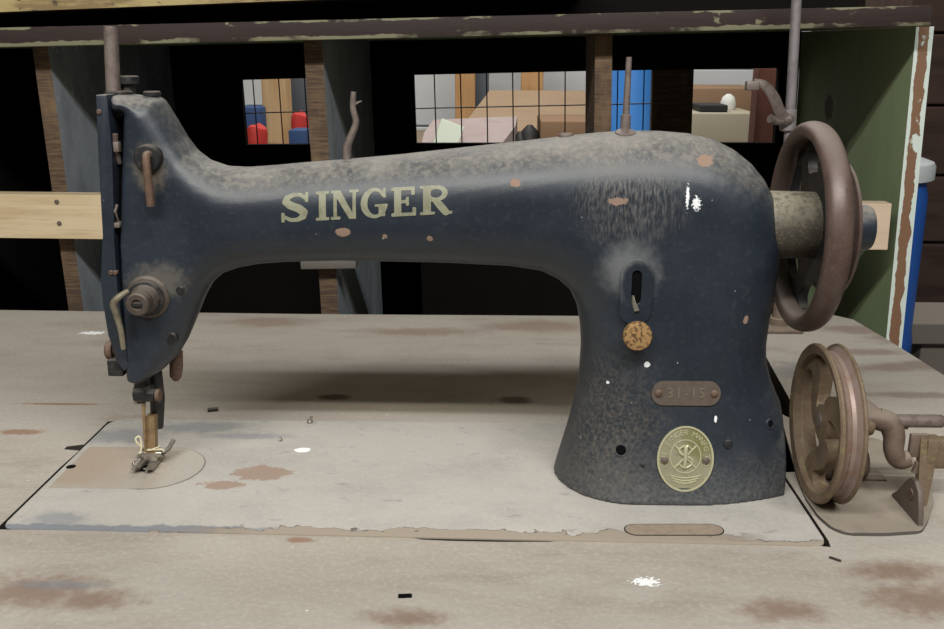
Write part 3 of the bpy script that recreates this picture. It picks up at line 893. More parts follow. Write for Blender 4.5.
def rounded(poly, rad, n=5):
    o = []
    for i, p in enumerate(poly):
        a, b = Vector(poly[i-1]), Vector(poly[(i+1) % len(poly)]); p = Vector(p)
        r = rad[i] if isinstance(rad, (list, tuple)) else rad
        if r <= 0: o.append(tuple(p)); continue
        u = (a-p).normalized()*r; v = (b-p).normalized()*r
        for k in range(n+1):
            t = k/n; o.append(tuple((p+u)*(1-t)**2 + p*2*t*(1-t) + (p+v)*t*t))
    return o


bedpoly = rounded(BP, [8, 9, 3, 12])
bed = MB().prism(bedpoly, -14, 0.7, 'z', bev=0.4).done('bed', m_bed, machine)
MB().prism(rounded([(4, 57), (62, 57), (62, 122), (4, 122)], 2), 0.2, 1.0, 'z').done('slide_plate', m_plate, bed)
arcp = [(62, 57)] + [(62 + 31*math.cos(a), 89.5 + 32.5*math.sin(a)) for a in np.linspace(-PI/2, PI/2, 24)] + [(62, 122)]
MB().prism(arcp, 0.2, 1.02, 'z').done('needle_plate', mat('dusty_needle_plate', (168, 161, 151), 0.7, 0.1, [(('k', 0.4, ('not', ('axis', 'x', 62, 80, 8, 10))), (160, 142, 122)), (('k', 0.5, ('noise', 2.0, 0.55, 0.75, (1, 1, 1), 23)), (134, 118, 102))]), bed)
MB().prism([(62+31.8*math.cos(a), 89.5+33.3*math.sin(a)) for a in np.linspace(0, 2*PI, 40)[:-1]], 0.1, 0.76, 'z').done('plate_seam', mat('grimy_seam', (112, 105, 97), 0.9), bed)
p = at(71, 466, z=1.5); MB().prism([(p[0]+2.6*math.cos(a)*1.2, p[1]+3.2*math.sin(a)) for a in np.linspace(0, 2*PI, 20)[:-1]], 0.3, 1.12, 'z').done('slide_plate_hole', m_void, bed)  # black patch for the shaded hole
q6 = [(53, 82), (57, 82), (57, 93), (53, 93)]
MB().prism(q6, 0.4, 1.14, 'z').done('needle_slot', m_void, bed)  # black patch for the shaded needle slot
pa, pb_ = at(636, 529, z=1.3), at(712, 529, z=1.3)
def stad(a, b, r): return [(b[0]+r*math.cos(t), b[1]+r*math.sin(t)) for t in np.linspace(-PI/2, PI/2, 10)] + [(a[0]+r*math.cos(t), a[1]+r*math.sin(t)) for t in np.linspace(PI/2, 1.5*PI, 10)]
MB().prism(stad(pa, pb_, 7.0), 0.2, 0.95, 'z').done('cover_seam', m_edge_dark, bed)
MB().prism(stad(pa, pb_, 6.2), 0.2, 1.1, 'z').done('cover_plate', mat('grubby_cover_plate', (146, 130, 114), 0.8, 0, [(('k', 0.6, ('noise', 5, 0.42, 0.66, (1, 1, 1), 24)), (126, 110, 98))]), bed)

# --- hand wheel on its bearing
HX, HZ = 476.5, 164.5
MB().lathe((440, YC, HZ+1.5), (1, 0, 0), [(0, 21), (24, 20.6), (42, 20.2), (43.5, 19.2)], 40).done('wheel_bearing', m_boss, machine)
wheel_rim = MB()
prof = [(7.8*math.cos(a), 58.4 + 5.6*math.sin(a)) for a in np.linspace(0, 2*PI, 22)[:-1]]
wheel_rim.ring((HX, YC, HZ), (1, 0, 0), prof, 80)
wheel = wheel_rim.done('hand_wheel', m_rim, machine)
def web(U, V):
    r = np.hypot(U, V); th = np.arctan2(V, U)
    d = np.maximum(r-55, 12-r)
    for k in range(6):
        a = math.radians(84 + 60*k)
        # kidney holes with rounded ends, a little skewed like the cast spokes
        rr = 43.5; aa = (th - a - (r-rr)*0.010 + PI) % (2*PI) - PI
        hole = np.hypot(np.maximum(np.abs(aa)*rr-6.0, 0), r-rr) - 10.0
        d = np.maximum(d, -hole)
    return d
vv, ff = plane_sheet(web, -56, 56, -56, 56, 1.5)
MB().sheet(vv, ff, lambda u, v, t: Vector((HX + t, YC + u, HZ + v)), 3.5, 9.5).done('wheel_web', m_black, wheel)
MB().lathe((HX-10, YC, HZ), (1, 0, 0), [(15, 16), (16, 18), (18, 19), (22, 18), (34, 14), (36, 12.5)], 36).done('wheel_hub', m_black, wheel)
MB().lathe((HX+36, YC, HZ), (1, 0, 0), [(-8, 14.2), (0, 14), (2, 13), (3, 10)], 32).done('hub_cap', m_paint, wheel)
MB().ring((HX+14, YC, HZ), (1, 0, 0), [(-4, 38), (-3, 40), (-1, 37), (0.5, 37), (3, 41.5), (5, 41), (5.4, 16), (-4, 16)], 72).done('belt_pulley', m_rim, wheel)

# ================================================================== the table
m_tedge = mat('raw_table_edge', (112, 92, 70), 0.85, 0, [(('k', 0.6, ('noise', 8, 0.4, 0.7, (6, 6, 0.3), 80)), (84, 66, 50))])
table = thing('sewing_table', 'dusty grey-brown wooden table top with the sewing machine let into it', 'table', (0, 180, -750))
outer = [(-640, -150), (690, -150), (685, -85), (671, 297), (663, 400), (655, 470), (640, 487), (500, 480), (375, 475.5), (82, 474), (-239, 480), (-640, 487)]
jog = [tuple(at(*q, z=0)[:2]) for q in ((55, 466), (42, 460), (68, 457))]
hole = [(-2.6, 3.4), (60, 4.4), (236, 1.6), (246, -1.6), (262, -2.6), (290, -2.9), (318, -2.2), (328, 0.2), (395, -0.6), (470, -2.6), (476.5, -3.5), (477.6, 4), (477.4, 95),
        (497, 98), (512, 150), (519, 203), (533, 352), (523, 356), (505, 300), (494, 215), (484, 177.5), (476, 176.6), (12, 175.4), (-2.4, 171), (-2.4, 128), (-13, 124), (-13, 119), (-1.4, 117), (-2.6, 90)]
bm = bmesh.new()
def loop(ps, z): return [bm.verts.new((a, b, z)) for a, b in ps]
TH = -36
tops = []
for z in (0, TH):
    A, B = loop(outer, z), loop(hole, z)
    es = [bm.edges.new((L[i], L[(i+1) % len(L)])) for L in (A, B) for i in range(len(L))]
    bmesh.ops.triangle_fill(bm, use_beauty=True, use_dissolve=False, edges=es)
    tops.append((A, B))
for k in (0, 1):
    A, B = tops[0][k], tops[1][k]
    for i in range(len(A)):
        j = (i+1) % len(A); bm.faces.new((A[i], A[j], B[j], B[i]))
w = MB(); w.bm.free(); w.bm = bm
top = w.done('tabletop', m_table, table, smooth=None)
top.data.materials.append(m_tedge); top.data.materials.append(m_edge_dark)
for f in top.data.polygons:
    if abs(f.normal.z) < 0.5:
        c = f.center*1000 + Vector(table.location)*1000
        f.material_index = 2 if (-20 < c.x < 540 and -12 < c.y < 365) else 1  # cut-out walls take the dark colour, shade painted into the gap
MB().box(-20, 540, -10, 365, -120, -112).done('gap_shade_box', m_void, table)  # unseen black box added below so the gaps look dark
MB().box(-20, 540, -14, -10, -120, TH).box(-20, 540, 365, 369, -120, TH).box(-24, -20, -14, 369, -120, TH).box(540, 544, -14, 369, -120, TH).done('gap_shade_box_side', m_void, table)  # sides of the added black box
for x in (-600, 580):
    for y in (-110, 400):
        MB().box(x, x+60, y, y+55, -750, TH, 2).done('leg', m_tedge, table)
MB().box(-560, 600, -100, -80, -130, TH).box(-560, 600, 430, 450, -130, TH).done('apron', m_tedge, table)

# ================================================================== bobbin winder
winder = thing('bobbin_winder', 'rusty bobbin winder with grooved wheel screwed to the table right of the machine', 'bobbin winder', (520, 60, 0))
WX, WY, WZ, WR = 481.5, 57.0, 50.5, 48.5
wr = MB().ring((WX, WY, WZ), (1, 0, 0), [(0.0, WR-6), (-1.0, WR-1), (0, WR), (1.6, WR), (4.4, WR-4.0), (8, WR-5.2), (9.6, WR-4.6), (12.6, WR-0.4), (13.8, WR), (14.6, WR-1), (14, WR-6), (8, WR-7.5)], 88)
wo = wr.done('winder_wheel', m_yrust, winder)
MB().ring((WX, WY, WZ), (1, 0, 0), [(3.0, WR-2.3), (4.6, WR-3.7), (7, WR-5.0), (9.4, WR-4.4), (11.8, WR-1.4), (10, WR-7), (5, WR-7)], 88).done('wheel_groove', m_groove, wo)
def web2(U, V):
    r = np.hypot(U, V); th = np.arctan2(V, U)
    d = np.maximum(r-11.5, -1)
    for k in range(3):
        a = math.radians(-92 + 120*k)
        aa = (th - a + 0.42*np.sin(r*0.13) + PI) % (2*PI) - PI
        wdt = 7.6 + 3.4*np.cos((r-24)*0.17) + 6*np.clip((r-33)/8, 0, 1)**2
        d = np.minimum(d, np.maximum(np.abs(aa)*r - wdt, r-(WR-6)))
    return d
vv, ff = plane_sheet(web2, -43, 43, -43, 43, 1.3)
MB().sheet(vv, ff, lambda u, v, t: Vector((WX + t + 2.0 - 1.5*math.cos(math.hypot(u, v)*0.12), WY + u, WZ + v)), 2.0, 10).done('wheel_spokes', m_yrust, wo)
MB().lathe((WX+5, WY, WZ), (1, 0, 0), [(0, 7.5), (3, 9), (16, 9), (24, 8.2), (29, 7)], 28).done('wheel_hub', m_yrust, wo)
MB().lathe((WX+2, WY, WZ+2), (1, 0, 0), [(0, 4.0), (74, 4.0), (75.5, 3.2)], 20).lathe((WX+50, WY, WZ-1.5), (1, 0, 0), [(0, 2.0), (6, 2.0)], 12).done('winder_shaft', m_pin, winder)
br = MB()
br.tube([(WX+24, WY, WZ+3), (WX+36, WY, WZ+3), (WX+42, WY-2, WZ+2)], [6.6, 6.6, 6.4], 20)
br.tube([(WX+38, WY, WZ+3), (WX+44, WY-2, WZ+1), (WX+47, WY-4, WZ-6), (WX+47, WY-6, WZ-15), (WX+51, WY-6, WZ-21), (WX+57, WY-6, WZ-20)], [6.8, 7.0, 6.4, 5.8, 5.8, 5.0], 18, smooth_path=5)
br.tube([(WX+25, WY+12, WZ+10), (WX+30, WY+6, WZ+8), (WX+36, WY, WZ+4)], [6.2, 7, 7], 16, flat=(0.7, 1.2), smooth_path=3)
br.box(WX+22, WX+29, WY-2, WY+10, WZ-36, WZ+2, 2.0)
br.done('winder_arm', m_winder, winder)
MB().lathe((WX+28, WY+6, WZ+14.5), (0, -0.3, 1), [(0, 3.0), (1.4, 2.8)], 20).done('oil_hole', m_void, winder)  # black disc painted as the shaded bore
hy = 84.0
MB().lathe((WX+14, hy, 13), (1, 0, 0), [(0, 9.5), (2, 11), (28, 11), (30, 9.5)], 28).box(WX+36, WX+58, hy-5, hy+9, 0, 3.4, 1).box(WX+20, WX+28, hy-12, hy+2, 8, 34, 2).done('hinge_barrel', m_winder, winder)
# stop lever with its plate
lv = MB()
a0 = at(928, 436, y=52); a1 = at(928, 517, y=42)
lv.rings([[(a0[0]-5, 50, a0[2]), (a0[0]+6, 50, a0[2]), (a0[0]+6, 55, a0[2]), (a0[0]-5, 55, a0[2])],
          [(a0[0]-4.5, 47, 20), (a0[0]+4.0, 47, 20), (a0[0]+4.0, 52, 20), (a0[0]-4.5, 52, 20)],
          [(a0[0]-3.5, 44, 1.6), (a0[0]+1.2, 44, 1.6), (a0[0]+1.2, 48, 1.6), (a0[0]-3.5, 48, 1.6)]])
lv.box(a0[0]-1, a0[0]+18, 48, 56, a0[2]-20, a0[2]-1, 1.2)
lv.done('stop_lever', m_yrust, winder)
lk = MB(); p = at(914, 446, y=52)
lk.box(p[0]-3, a0[0], 50.5, 54, p[2]-7, p[2]+8, 0.8); q7 = at(923, 468, y=50)
lk.tube([(a0[0]-4, 51, p[2]-10), (a0[0]-5.5, 51, p[2]-17)], 2.2, 10)
lk.done('lever_link', m_winder, winder)
bpx = [(780, 413), (789, 446), (797, 476), (806, 498), (818, 515), (832, 527), (848, 532.5), (885, 533), (922, 530.5), (928, 520), (934, 498)]
bp = [tuple(at(*q8, z=2.2)[:2]) for q8 in bpx] + [(572, 120), (560, 150), (520, 160)]
bp = [(max(x, 478.6), y) for x, y in bp]
MB().prism(rounded(bp, 4, 3), 0.05, 2.2, 'z', bev=0.5).done('base_plate', m_base, winder)
e = at(922, 531, z=1); e2 = at(938, 470, z=1)
tabp = [(18.5, 0.2), (58, 0.2), (58, 4), (50, 9), (42, 20), (36, 25), (30, 25.5), (24, 21), (20, 10)]
tabo = MB().prism(tabp, e[0]-1, e[0]+2.4, 'x', bev=0.6).done('base_tab', m_tag, winder)
MB().lathe((e[0]-1.2, 32, 16), (-1, 0, 0), [(0, 3.4), (0.6, 3.2)], 16).done('tab_rivet', m_rust, tabo)

# ================================================================== thread stand behind the wheel
stand = thing('thread_stand', 'tall grey iron thread stand rod with a curled hook arm behind the hand wheel', 'thread stand', (568, 437, 0))
p0, p1 = at(778, 330, y=437), at(797, -8, y=437)
p0[2] = 0
d = p1-p0
MB().tube([p0 + d*0.03, p0 + d*1.6], 4.6, 18).done('pole', m_post, stand)
MB().box(p0[0]-19, p0[0]+19, 415, 455, 0, 4.5, 2).done('base_plate', m_winder, stand)
MB().lathe((p0[0], 437, 4), (0, 0, 1), [(0, 11), (7, 11), (8, 10), (8, 7), (20, 6.5), (24, 5)], 24).done('base_nut', m_winder, stand)
c = at(789, 119, y=437)
MB().lathe((c[0]-0.5, 437, c[2]-11), (d[0], d[1], d[2]), [(0, 6.5), (1, 7.6), (19, 7.6), (20, 6.5)], 24).done('clamp_collar', m_post, stand)
hkp = [at(793, 118, y=432), at(786, 119, y=428), at(780, 112, y=424), at(775, 100, y=420), at(769, 90, y=417), at(762, 84, y=415), at(754, 83, y=414)]
hook = MB().tube(hkp, [5, 6.0, 6.6, 6.4, 5.4, 4.2, 3.6], 16, flat=(0.4, 1.0), up=(0, -1, 0), smooth_path=6)
p = at(751, 86, y=413); hook.box(p[0]-5, p[0]+7, 409, 417, p[2]-4, p[2]+4.5, 1.5)
hook.tube([at(789, 119, y=430), at(778, 121, y=426), at(770, 118.5, y=422)], [4.4, 4.0, 4.2], 14, smooth_path=4)
hook.done('hook_arm', m_pin, stand)

# ================================================================== shelf unit behind
ANG = 0.0235
SX, SY, SZ = 250.0, 510.0, -750.0
shelf = thing('storage_shelf', 'open timber shelf unit with peeling brown top board and green side behind the table', 'shelf unit', (SX, SY, SZ), rot=(0, -ANG, 0))
ca, sa = math.cos(ANG), math.sin(ANG)


def SL(px, py, y):             # local x, z of the shelf where a sight line meets the plane y
    p = at(px, py, y=y); x, z = p[0]-SX, p[2]-SZ
    return np.array([x*ca + z*sa, -x*sa + z*ca])


yF = 510.0
zb0, zb1 = SL(0, 47, 476)[1], SL(930, 26, 476)[1]
ztop = (SL(0, 27, 476)[1] + SL(930, 6, 476)[1])/2; zbot = (zb0+zb1)/2
xend = SL(932, 15, 476)[0]
m_topb = mat('peeling_brown_board', (46, 31, 28), 0.75, 0, [
    (('k', 0.7, ('onoise', 30, 0.4, 0.7, (8, 1, 0.6), 81)), (36, 26, 24)),
    (('max', ('mul', ('oaxis', 'z', ztop-2.2, ztop-1.4, 4.0, 22), ('onoise', 50, 0.52, 0.58, (1.5, 1, 1), 82)),
             ('mul', ('not', ('oaxis', 'z', zbot+3.4, zbot+4.4, 4.0, 22)), ('onoise', 50, 0.48, 0.56, (1.5, 1, 1), 83)),
             ('mul', ('onoise', 26, 0.60, 0.64, (1.4, 1, 1), 84), ('onoise', 160, 0.45, 0.6, (1, 1, 1), 85))), (122, 118, 94)),
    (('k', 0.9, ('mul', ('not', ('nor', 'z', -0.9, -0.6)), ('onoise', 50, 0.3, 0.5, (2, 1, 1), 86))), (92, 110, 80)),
], bump=(6, 0.2, (6, 1, 1)))
tb = MB().box(-560, xend, 476-SY, 380, zbot, ztop, 1.0)
tb.done('top_board', m_topb, shelf, local=True)
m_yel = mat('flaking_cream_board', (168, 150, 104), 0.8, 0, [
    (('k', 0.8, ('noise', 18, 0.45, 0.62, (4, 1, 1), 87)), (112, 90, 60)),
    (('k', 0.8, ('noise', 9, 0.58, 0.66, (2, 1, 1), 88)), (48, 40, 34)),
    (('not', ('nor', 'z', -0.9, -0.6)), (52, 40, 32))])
m_dk = mat('shade_dark_wood', (17, 15, 14), 0.9, 0, [(('k', 0.6, ('noise', 40, 0.4, 0.7, (6, 1, 1), 89)), (24, 20, 18))], spec=0.1)  # shade of the shelf interior put into a near-black wood colour
u0, u1 = SL(0, 12, 470), SL(240, 2.5, 470)
sl = (u1[1]-u0[1])/(u1[0]-u0[0])
A = (-560, u0[1]+sl*(-560-u0[0])); B = (150, u0[1]+sl*(150-u0[0]))
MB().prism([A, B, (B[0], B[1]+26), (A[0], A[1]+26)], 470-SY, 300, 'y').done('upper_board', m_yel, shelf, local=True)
MB().box(-560, xend-30, 60, 376, ztop, ztop+40).done('gap_shade_block', m_dk, shelf, local=True)  # dark block added so the gap under the upper board looks shaded

m_div = mat('rough_sawn_divider', (70, 54, 42), 0.85, 0, [
    (('k', 0.8, ('noise', 5, 0.42, 0.62, (6, 6, 0.5), 90)), (104, 84, 62)),
    (('k', 0.5, ('noise', 26, 0.5, 0.7, (1, 1, 3), 91)), (124, 100, 72))])
m_divside = mat('grey_blue_board_side', (150, 156, 162), 0.8, 0, [
    (('k', 0.7, ('noise', 34, 0.4, 0.7, (1, 1, 2), 92)), (118, 124, 130)),
    (('k', 0.6, ('noise', 12, 0.6, 0.7, (1, 1, 1), 93)), (184, 188, 192))], spec=0.3)


def board(name, x0, x1, y0, y1, z0, z1, mfront, mside, parent=shelf, bev=0.0):
    o = MB().box(x0, x1, y0-SY, y1-SY, z0, z1, bev).done(name, mfront, parent, smooth=None, local=True)
    if mside:
        o.data.materials.append(mside)
        for f in o.data.polygons:
            if abs(f.normal.x) > 0.5: f.material_index = 1
    return o


d1 = (SL(37, 52, yF)[0] + SL(56.5, 250, yF)[0])/2; d1b = (SL(55, 52, yF)[0] + SL(75, 290, yF)[0])/2
d2 = (SL(306, 45, yF)[0] + SL(319, 310, yF)[0])/2; d2b = (SL(323, 45, yF)[0]+SL(338, 310, yF)[0])/2
d3, d3b = SL(594.6, 100, yF)[0], SL(611.5, 100, yF)[0]
board('divider', d1, d1b, yF, 884, 8, zbot, m_div, m_divside)
board('divider', d2, d2b, yF, 884, 8, zbot, m_div, m_divside)
board('divider', d3, d3b, yF, yF+105, 8, zbot, m_div, m_div)
board('divider', -560, -545, yF, 884, 8, zbot, m_div, m_dk)  # side face painted dark to keep the left bay looking unlit
pz0, pz1 = SL(0, 237, 488)[1], SL(0, 193, 488)[1]
qz0, qz1 = SL(890, 250, 488)[1], SL(890, 204, 488)[1]
m_pine = mat('raw_pine_plank', (200, 181, 148), 0.7, 0, [
    (('k', 0.6, ('noise', 14, 0.4, 0.7, (10, 1, 0.8), 94)), (178, 154, 118)),
    (('k', 0.4, ('noise', 4, 0.5, 0.7, (14, 1, 0.7), 95)), (160, 138, 108)),
    (('k', 0.6, ('axis', 'x', 300, 500)), (206, 184, 164))])
px1 = SL(890, 225, 488)[0]
plank = MB().prism([(-545, pz0+(pz0-qz0)*0.05), (px1, qz0), (px1, qz1), (-545, pz1+(pz1-qz1)*0.05)], 488-SY, 508-SY, 'y', bev=0.6)
plank = plank.done('cross_plank', m_pine, shelf, smooth=None, local=True)
nl = None
for px, py in ((56.5, 202), (59, 223.5)):
    q9 = SL(px, py, 487)
    MB().lathe((q9[0], 489-SY, q9[1]), (0, -1, 0), [(0, 2.4), (2.0, 2.4), (2.6, 1.8)], 14).done('nail', m_tag, plank, local=True)
c0, c1 = SL(302, 268, 500), SL(357, 261, 500)
MB().box(c0[0], c1[0], 492-SY, 509.5-SY, c0[1], c1[1]+3, 1.5).done('cleat', mat('weathered_cleat_wood', (92, 88, 82), 0.8), shelf, local=True)

pX0 = (SL(912, 60, yF)[0] + SL(888, 330, yF)[0])/2; pX1 = (SL(930.5, 40, yF)[0] + SL(905, 335, yF)[0])/2
m_green = mat('green_painted_board', (150, 166, 126), 0.7, 0, [
    (('k', 0.5, ('noise', 30, 0.4, 0.7, (1, 1, 5), 96)), (134, 150, 110)),
    (('k', 0.35, ('noise', 3, 0.5, 0.7, (1, 1, 8), 97)), (168, 180, 146)),
    (('blob', tuple(at(825, 108, x=697)), (30, 16, 15), 0.4, 0.1, 9), (92, 74, 50))], bump=(3, 0.1, (1, 1, 6)))
m_chip = mat('chipped_white_edge', (202, 212, 204), 0.7, 0, [
    (('max', ('mul', ('oaxis', 'x', pX0+3.2, pX0+3.8, 3.6, 22), ('not', ('oaxis', 'x', pX1-4.4, pX1-3.8, 6.5, 26)), ('not', ('onoise', 30, 0.58, 0.61, (1, 1, 1.2), 98)))), (122, 90, 66))])
side = board('side_panel', pX0, pX1, yF, 884, 8, zbot-0.5, m_chip, m_green)

# back boards around the three meshed openings
yB = 884.0
def bl3(px, py): return SL(px, py, yB)
zl = (bl3(243, 145)[1], bl3(415, 143.5)[1], bl3(695, 145)[1]); zu = (bl3(243, 80)[1], bl3(415, 75)[1], bl3(590, 71)[1], bl3(695, 70)[1])
xs = dict(a=bl3(243, 110)[0], b=bl3(415, 110)[0], d=bl3(777, 110)[0], p0=bl3(652, 110)[0], p1=bl3(697, 110)[0])
left = -545
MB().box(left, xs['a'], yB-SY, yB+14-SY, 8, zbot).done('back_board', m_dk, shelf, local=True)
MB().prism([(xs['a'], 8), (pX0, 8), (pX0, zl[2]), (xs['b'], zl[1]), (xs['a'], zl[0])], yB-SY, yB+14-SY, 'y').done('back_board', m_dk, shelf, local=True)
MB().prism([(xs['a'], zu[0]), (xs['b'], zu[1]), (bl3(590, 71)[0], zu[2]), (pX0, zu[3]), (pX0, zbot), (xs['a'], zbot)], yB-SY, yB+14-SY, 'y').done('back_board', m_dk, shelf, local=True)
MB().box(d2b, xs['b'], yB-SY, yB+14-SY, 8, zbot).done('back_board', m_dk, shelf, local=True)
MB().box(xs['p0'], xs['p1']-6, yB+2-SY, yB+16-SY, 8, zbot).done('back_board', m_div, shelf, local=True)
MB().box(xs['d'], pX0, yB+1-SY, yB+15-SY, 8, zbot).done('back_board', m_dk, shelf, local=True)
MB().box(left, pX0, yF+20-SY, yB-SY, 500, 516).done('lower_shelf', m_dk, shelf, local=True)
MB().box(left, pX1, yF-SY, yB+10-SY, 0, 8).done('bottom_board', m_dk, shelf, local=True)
m_wire = mat('dark_wire', (58, 56, 54), 0.5, 0.4)
wm = MB()
step = SL(500, 100, 902)[0] - SL(474, 100, 902)[0]
x = SL(435, 100, 902)[0]; zr = SL(480, 107, 902)[1]
for k in range(-14, 10):
    xx = x + k*step
    if xx > xs['p0'] - 5 or xx < left+5: continue
    wm.tube([(xx, 902-SY, zl[0]-60), (xx, 902-SY, zu[2]+30)], 0.9, 6)
for k in (-1, 0, 1):
    wm.tube([(left+5, 900-SY, zr+k*step*1.9-3), (x, 900-SY, zr+k*step*1.9), (xs['p0']+14, 900-SY, zr+k*step*1.9)], 0.9, 6)
wm.done('wire_mesh', m_wire, shelf, local=True)

# ================================================================== the rest of the room
m_floor = mat('grey_concrete_floor', (84, 84, 84), 0.8, 0, [(('k', 0.6, ('noise', 220, 0.4, 0.7, (1, 1, 1), 100)), (66, 66, 68))])
struct(MB().box(-2600, 3000, -1600, 3000, -770, -750).done('floor', m_floor, smooth=None))
m_white = mat('whitewashed_boards', (196, 198, 200), 0.8, 0, [(('k', 0.4, ('noise', 120, 0.4, 0.7, (3, 1, 1), 101)), (176, 180, 180))])
YW = 2300.0
wb = MB()
for k in range(12):
    z0 = -750 + k*160
    wb.box(-2600, 1150, YW, YW+20, z0, z0+156, 3)
wb.box(-2600, 1150, YW+16, YW+40, -750, 1200)
struct(wb.done('wall_back', m_white, smooth=None))
m_brick = mat('dark_brown_boards', (74, 58, 52), 0.85, 0, [(('k', 0.7, ('noise', 40, 0.4, 0.7, (4, 1, 0.7), 102)), (52, 40, 38))], spec=0.2)
wr_ = MB()
for k in range(9):
    z0 = -750 + k*150
    wr_.box(1150, 3000, 1650, 1672, z0, z0+145, 4)
wr_.box(1150, 3000, 1668, 1690, -750, 600)
struct(wr_.done('wall_right', m_brick, smooth=None))
struct(MB().box(1150, 1170, 1690, YW+40, -750, 1200).done('wall_light_stop', m_brick, smooth=None))  # unseen partition added to keep back room light off the right side

m_bluep = mat('bright_blue_plastic', (34, 96, 190), 0.4)
m_lid = mat('white_plastic_lid', (206, 212, 216), 0.5)


def drum(name, label, cat, x, y, z0, h, r, m, lid=None):
    t = thing(name, label, cat, (x, y, z0))
    prof = [(0, r*0.93), (12, r*0.98), (h*0.3, r), (h*0.31, r*1.025), (h*0.34, r*1.025), (h*0.35, r), (h*0.64, r), (h*0.65, r*1.025), (h*0.68, r*1.025), (h*0.69, r), (h*0.94, r*0.99), (h*0.985, r*0.9), (h, r*0.86)]
    MB().lathe((x, y, z0), (0, 0, 1), prof, 56).done('body', m, t)
    if lid:
        MB().lathe((x, y, z0+h-24), (0, 0, 1), [(0, r*0.99), (1, r*1.05), (20, r*1.05), (25, r*1.02), (29, r*0.9)], 56).done('lid', lid, t)
    return t


bx0 = at(932, 170, y=1010)
drum('plastic_barrel', 'blue plastic barrel with white lid standing right of the green shelf side', 'barrel', bx0[0]-102, 1010, -750, 852, 94, m_bluep, m_lid)
e0, e1 = at(608, 100, y=1500), at(653, 100, y=1500)
rr = (e1[0]-e0[0])/2
drum('plastic_drum', 'bright blue drum seen through the wire mesh beside the spool pin', 'barrel', e0[0]+rr+4, 1500+20, -750, 1180, rr, mat('sky_blue_plastic', (70, 146, 232), 0.45))

m_post2 = mat('pale_pine_post', (196, 166, 124), 0.7, 0, [(('k', 0.6, ('noise', 12, 0.4, 0.7, (1, 1, 10), 103)), (176, 134, 84))])
m_red = mat('red_brown_post', (112, 66, 50), 0.7, 0, [(('k', 0.6, ('noise', 10, 0.4, 0.7, (1, 1, 10), 104)), (84, 46, 36))])
m_bench = mat('grey_bench_wood', (128, 112, 92), 0.8)
bench = thing('workbench', 'long workbench in the back room behind the wire mesh', 'workbench', (250, 1700, -750))
MB().box(-700, 880, 1250, 2150, 20, 50, 2).done('bench_top', m_bench, bench)
for x in (-660, 790):
    for y in (1290, 2060):
        MB().box(x, x+70, y, y+60, -750, 20, 2).done('leg', m_bench, bench)
BZ = 50.0


def post(px0, px1, y, dy, m, label, z0=BZ, z1=700, group=None):
    a_, b_ = at(px0, 100, y=y)[0], at(px1, 100, y=y)[0]
    o = MB().box(a_, b_, y, y+dy, z0, z1, 2).done('timber_post', m, smooth=None)
    tag(o, label, 'post', group or 'timber posts behind the shelf'); return o


post(262, 286, 1600, 60, m_post2, 'pale pine post behind the left mesh opening')
m_post3 = mat('orange_pine_post', (178, 138, 92), 0.7, 0, [(('k', 0.6, ('noise', 12, 0.4, 0.7, (1, 1, 10), 108)), (156, 116, 72))])
post(455, 475, 2000, 50, m_post3, 'orange pine post left of the dark gap, behind the middle mesh opening')
post(521, 543, 2000, 50, m_post3, 'orange pine post above the plywood sheet, behind the middle mesh opening')
post(757, 776, 1100, 40, m_red, 'red-brown timber post behind the hook arm', z0=-750)


def box_thing(name, px0, px1, py_top, y, dy, m, label, cat, z0=BZ, bev=4):
    a_ = at(px0, py_top, y=y); b_ = at(px1, py_top, y=y)
    o = MB().box(a_[0], b_[0], y, y+dy, z0, a_[2], bev).done(name, m, smooth=30)
    return tag(o, label, cat)


m_card = mat('brown_cardboard', (134, 106, 80), 0.8, 0, [(('k', 0.5, ('noise', 60, 0.4, 0.7, (3, 1, 1), 105)), (128, 98, 70))])
m_ply = mat('tan_plywood', (150, 128, 104), 0.8, 0, [(('k', 0.5, ('noise', 40, 0.4, 0.7, (4, 1, 1), 106)), (138, 116, 94))])
m_dgrey = mat('slate_grey_panel', (78, 84, 92), 0.7)
m_pink = mat('dusty_pink_cloth', (164, 150, 148), 0.9, 0, [(('k', 0.5, ('noise', 40, 0.4, 0.7, (1, 1, 1), 107)), (152, 132, 126))])
m_blk = mat('black_plastic', (26, 24, 24), 0.6)
m_wht = mat('white_paper', (226, 226, 220), 0.8)
m_redb = mat('red_fabric', (188, 52, 46), 0.7)
m_navy = mat('navy_fabric', (46, 72, 116), 0.8)
m_drab = mat('drab_grey_card', (168, 158, 138), 0.8)
# sheet of plywood sloping on the bench
a_ = at(476, 120, y=1780); b_ = at(592, 95, y=2080); c_ = at(592, 96, y=1780)
pw_ = MB()
x0_, x1_ = a_[0], c_[0]+20
pw_.rings([[(x0_-40, 1760, BZ+16), (x1_, 1760, BZ+16), (x1_, 1760, BZ+30), (x0_-40, 1760, BZ+30)], [(x0_+30, 1990, 148), (x1_+60, 1990, 148), (x1_+60, 1990, 162), (x0_+30, 1990, 162)]])
pw_.box(x0_+30, x1_+60, 1975, 1993, BZ, 150)
tag(pw_.done('plywood_sheet', m_ply, smooth=30), 'tan plywood sheet sloping up behind the middle mesh opening', 'plywood')
box_thing('slate_panel', 475, 489, 60, 2080, 30, m_dgrey, 'dark slate panel right of the left orange post behind the mesh', 'panel')
box_thing('cardboard_box', 541, 600, 121, 1500, 200, m_card, 'brown cardboard box right of the black bag behind the mesh', 'box')
bg = MB(); p = at(527, 130, y=1560)
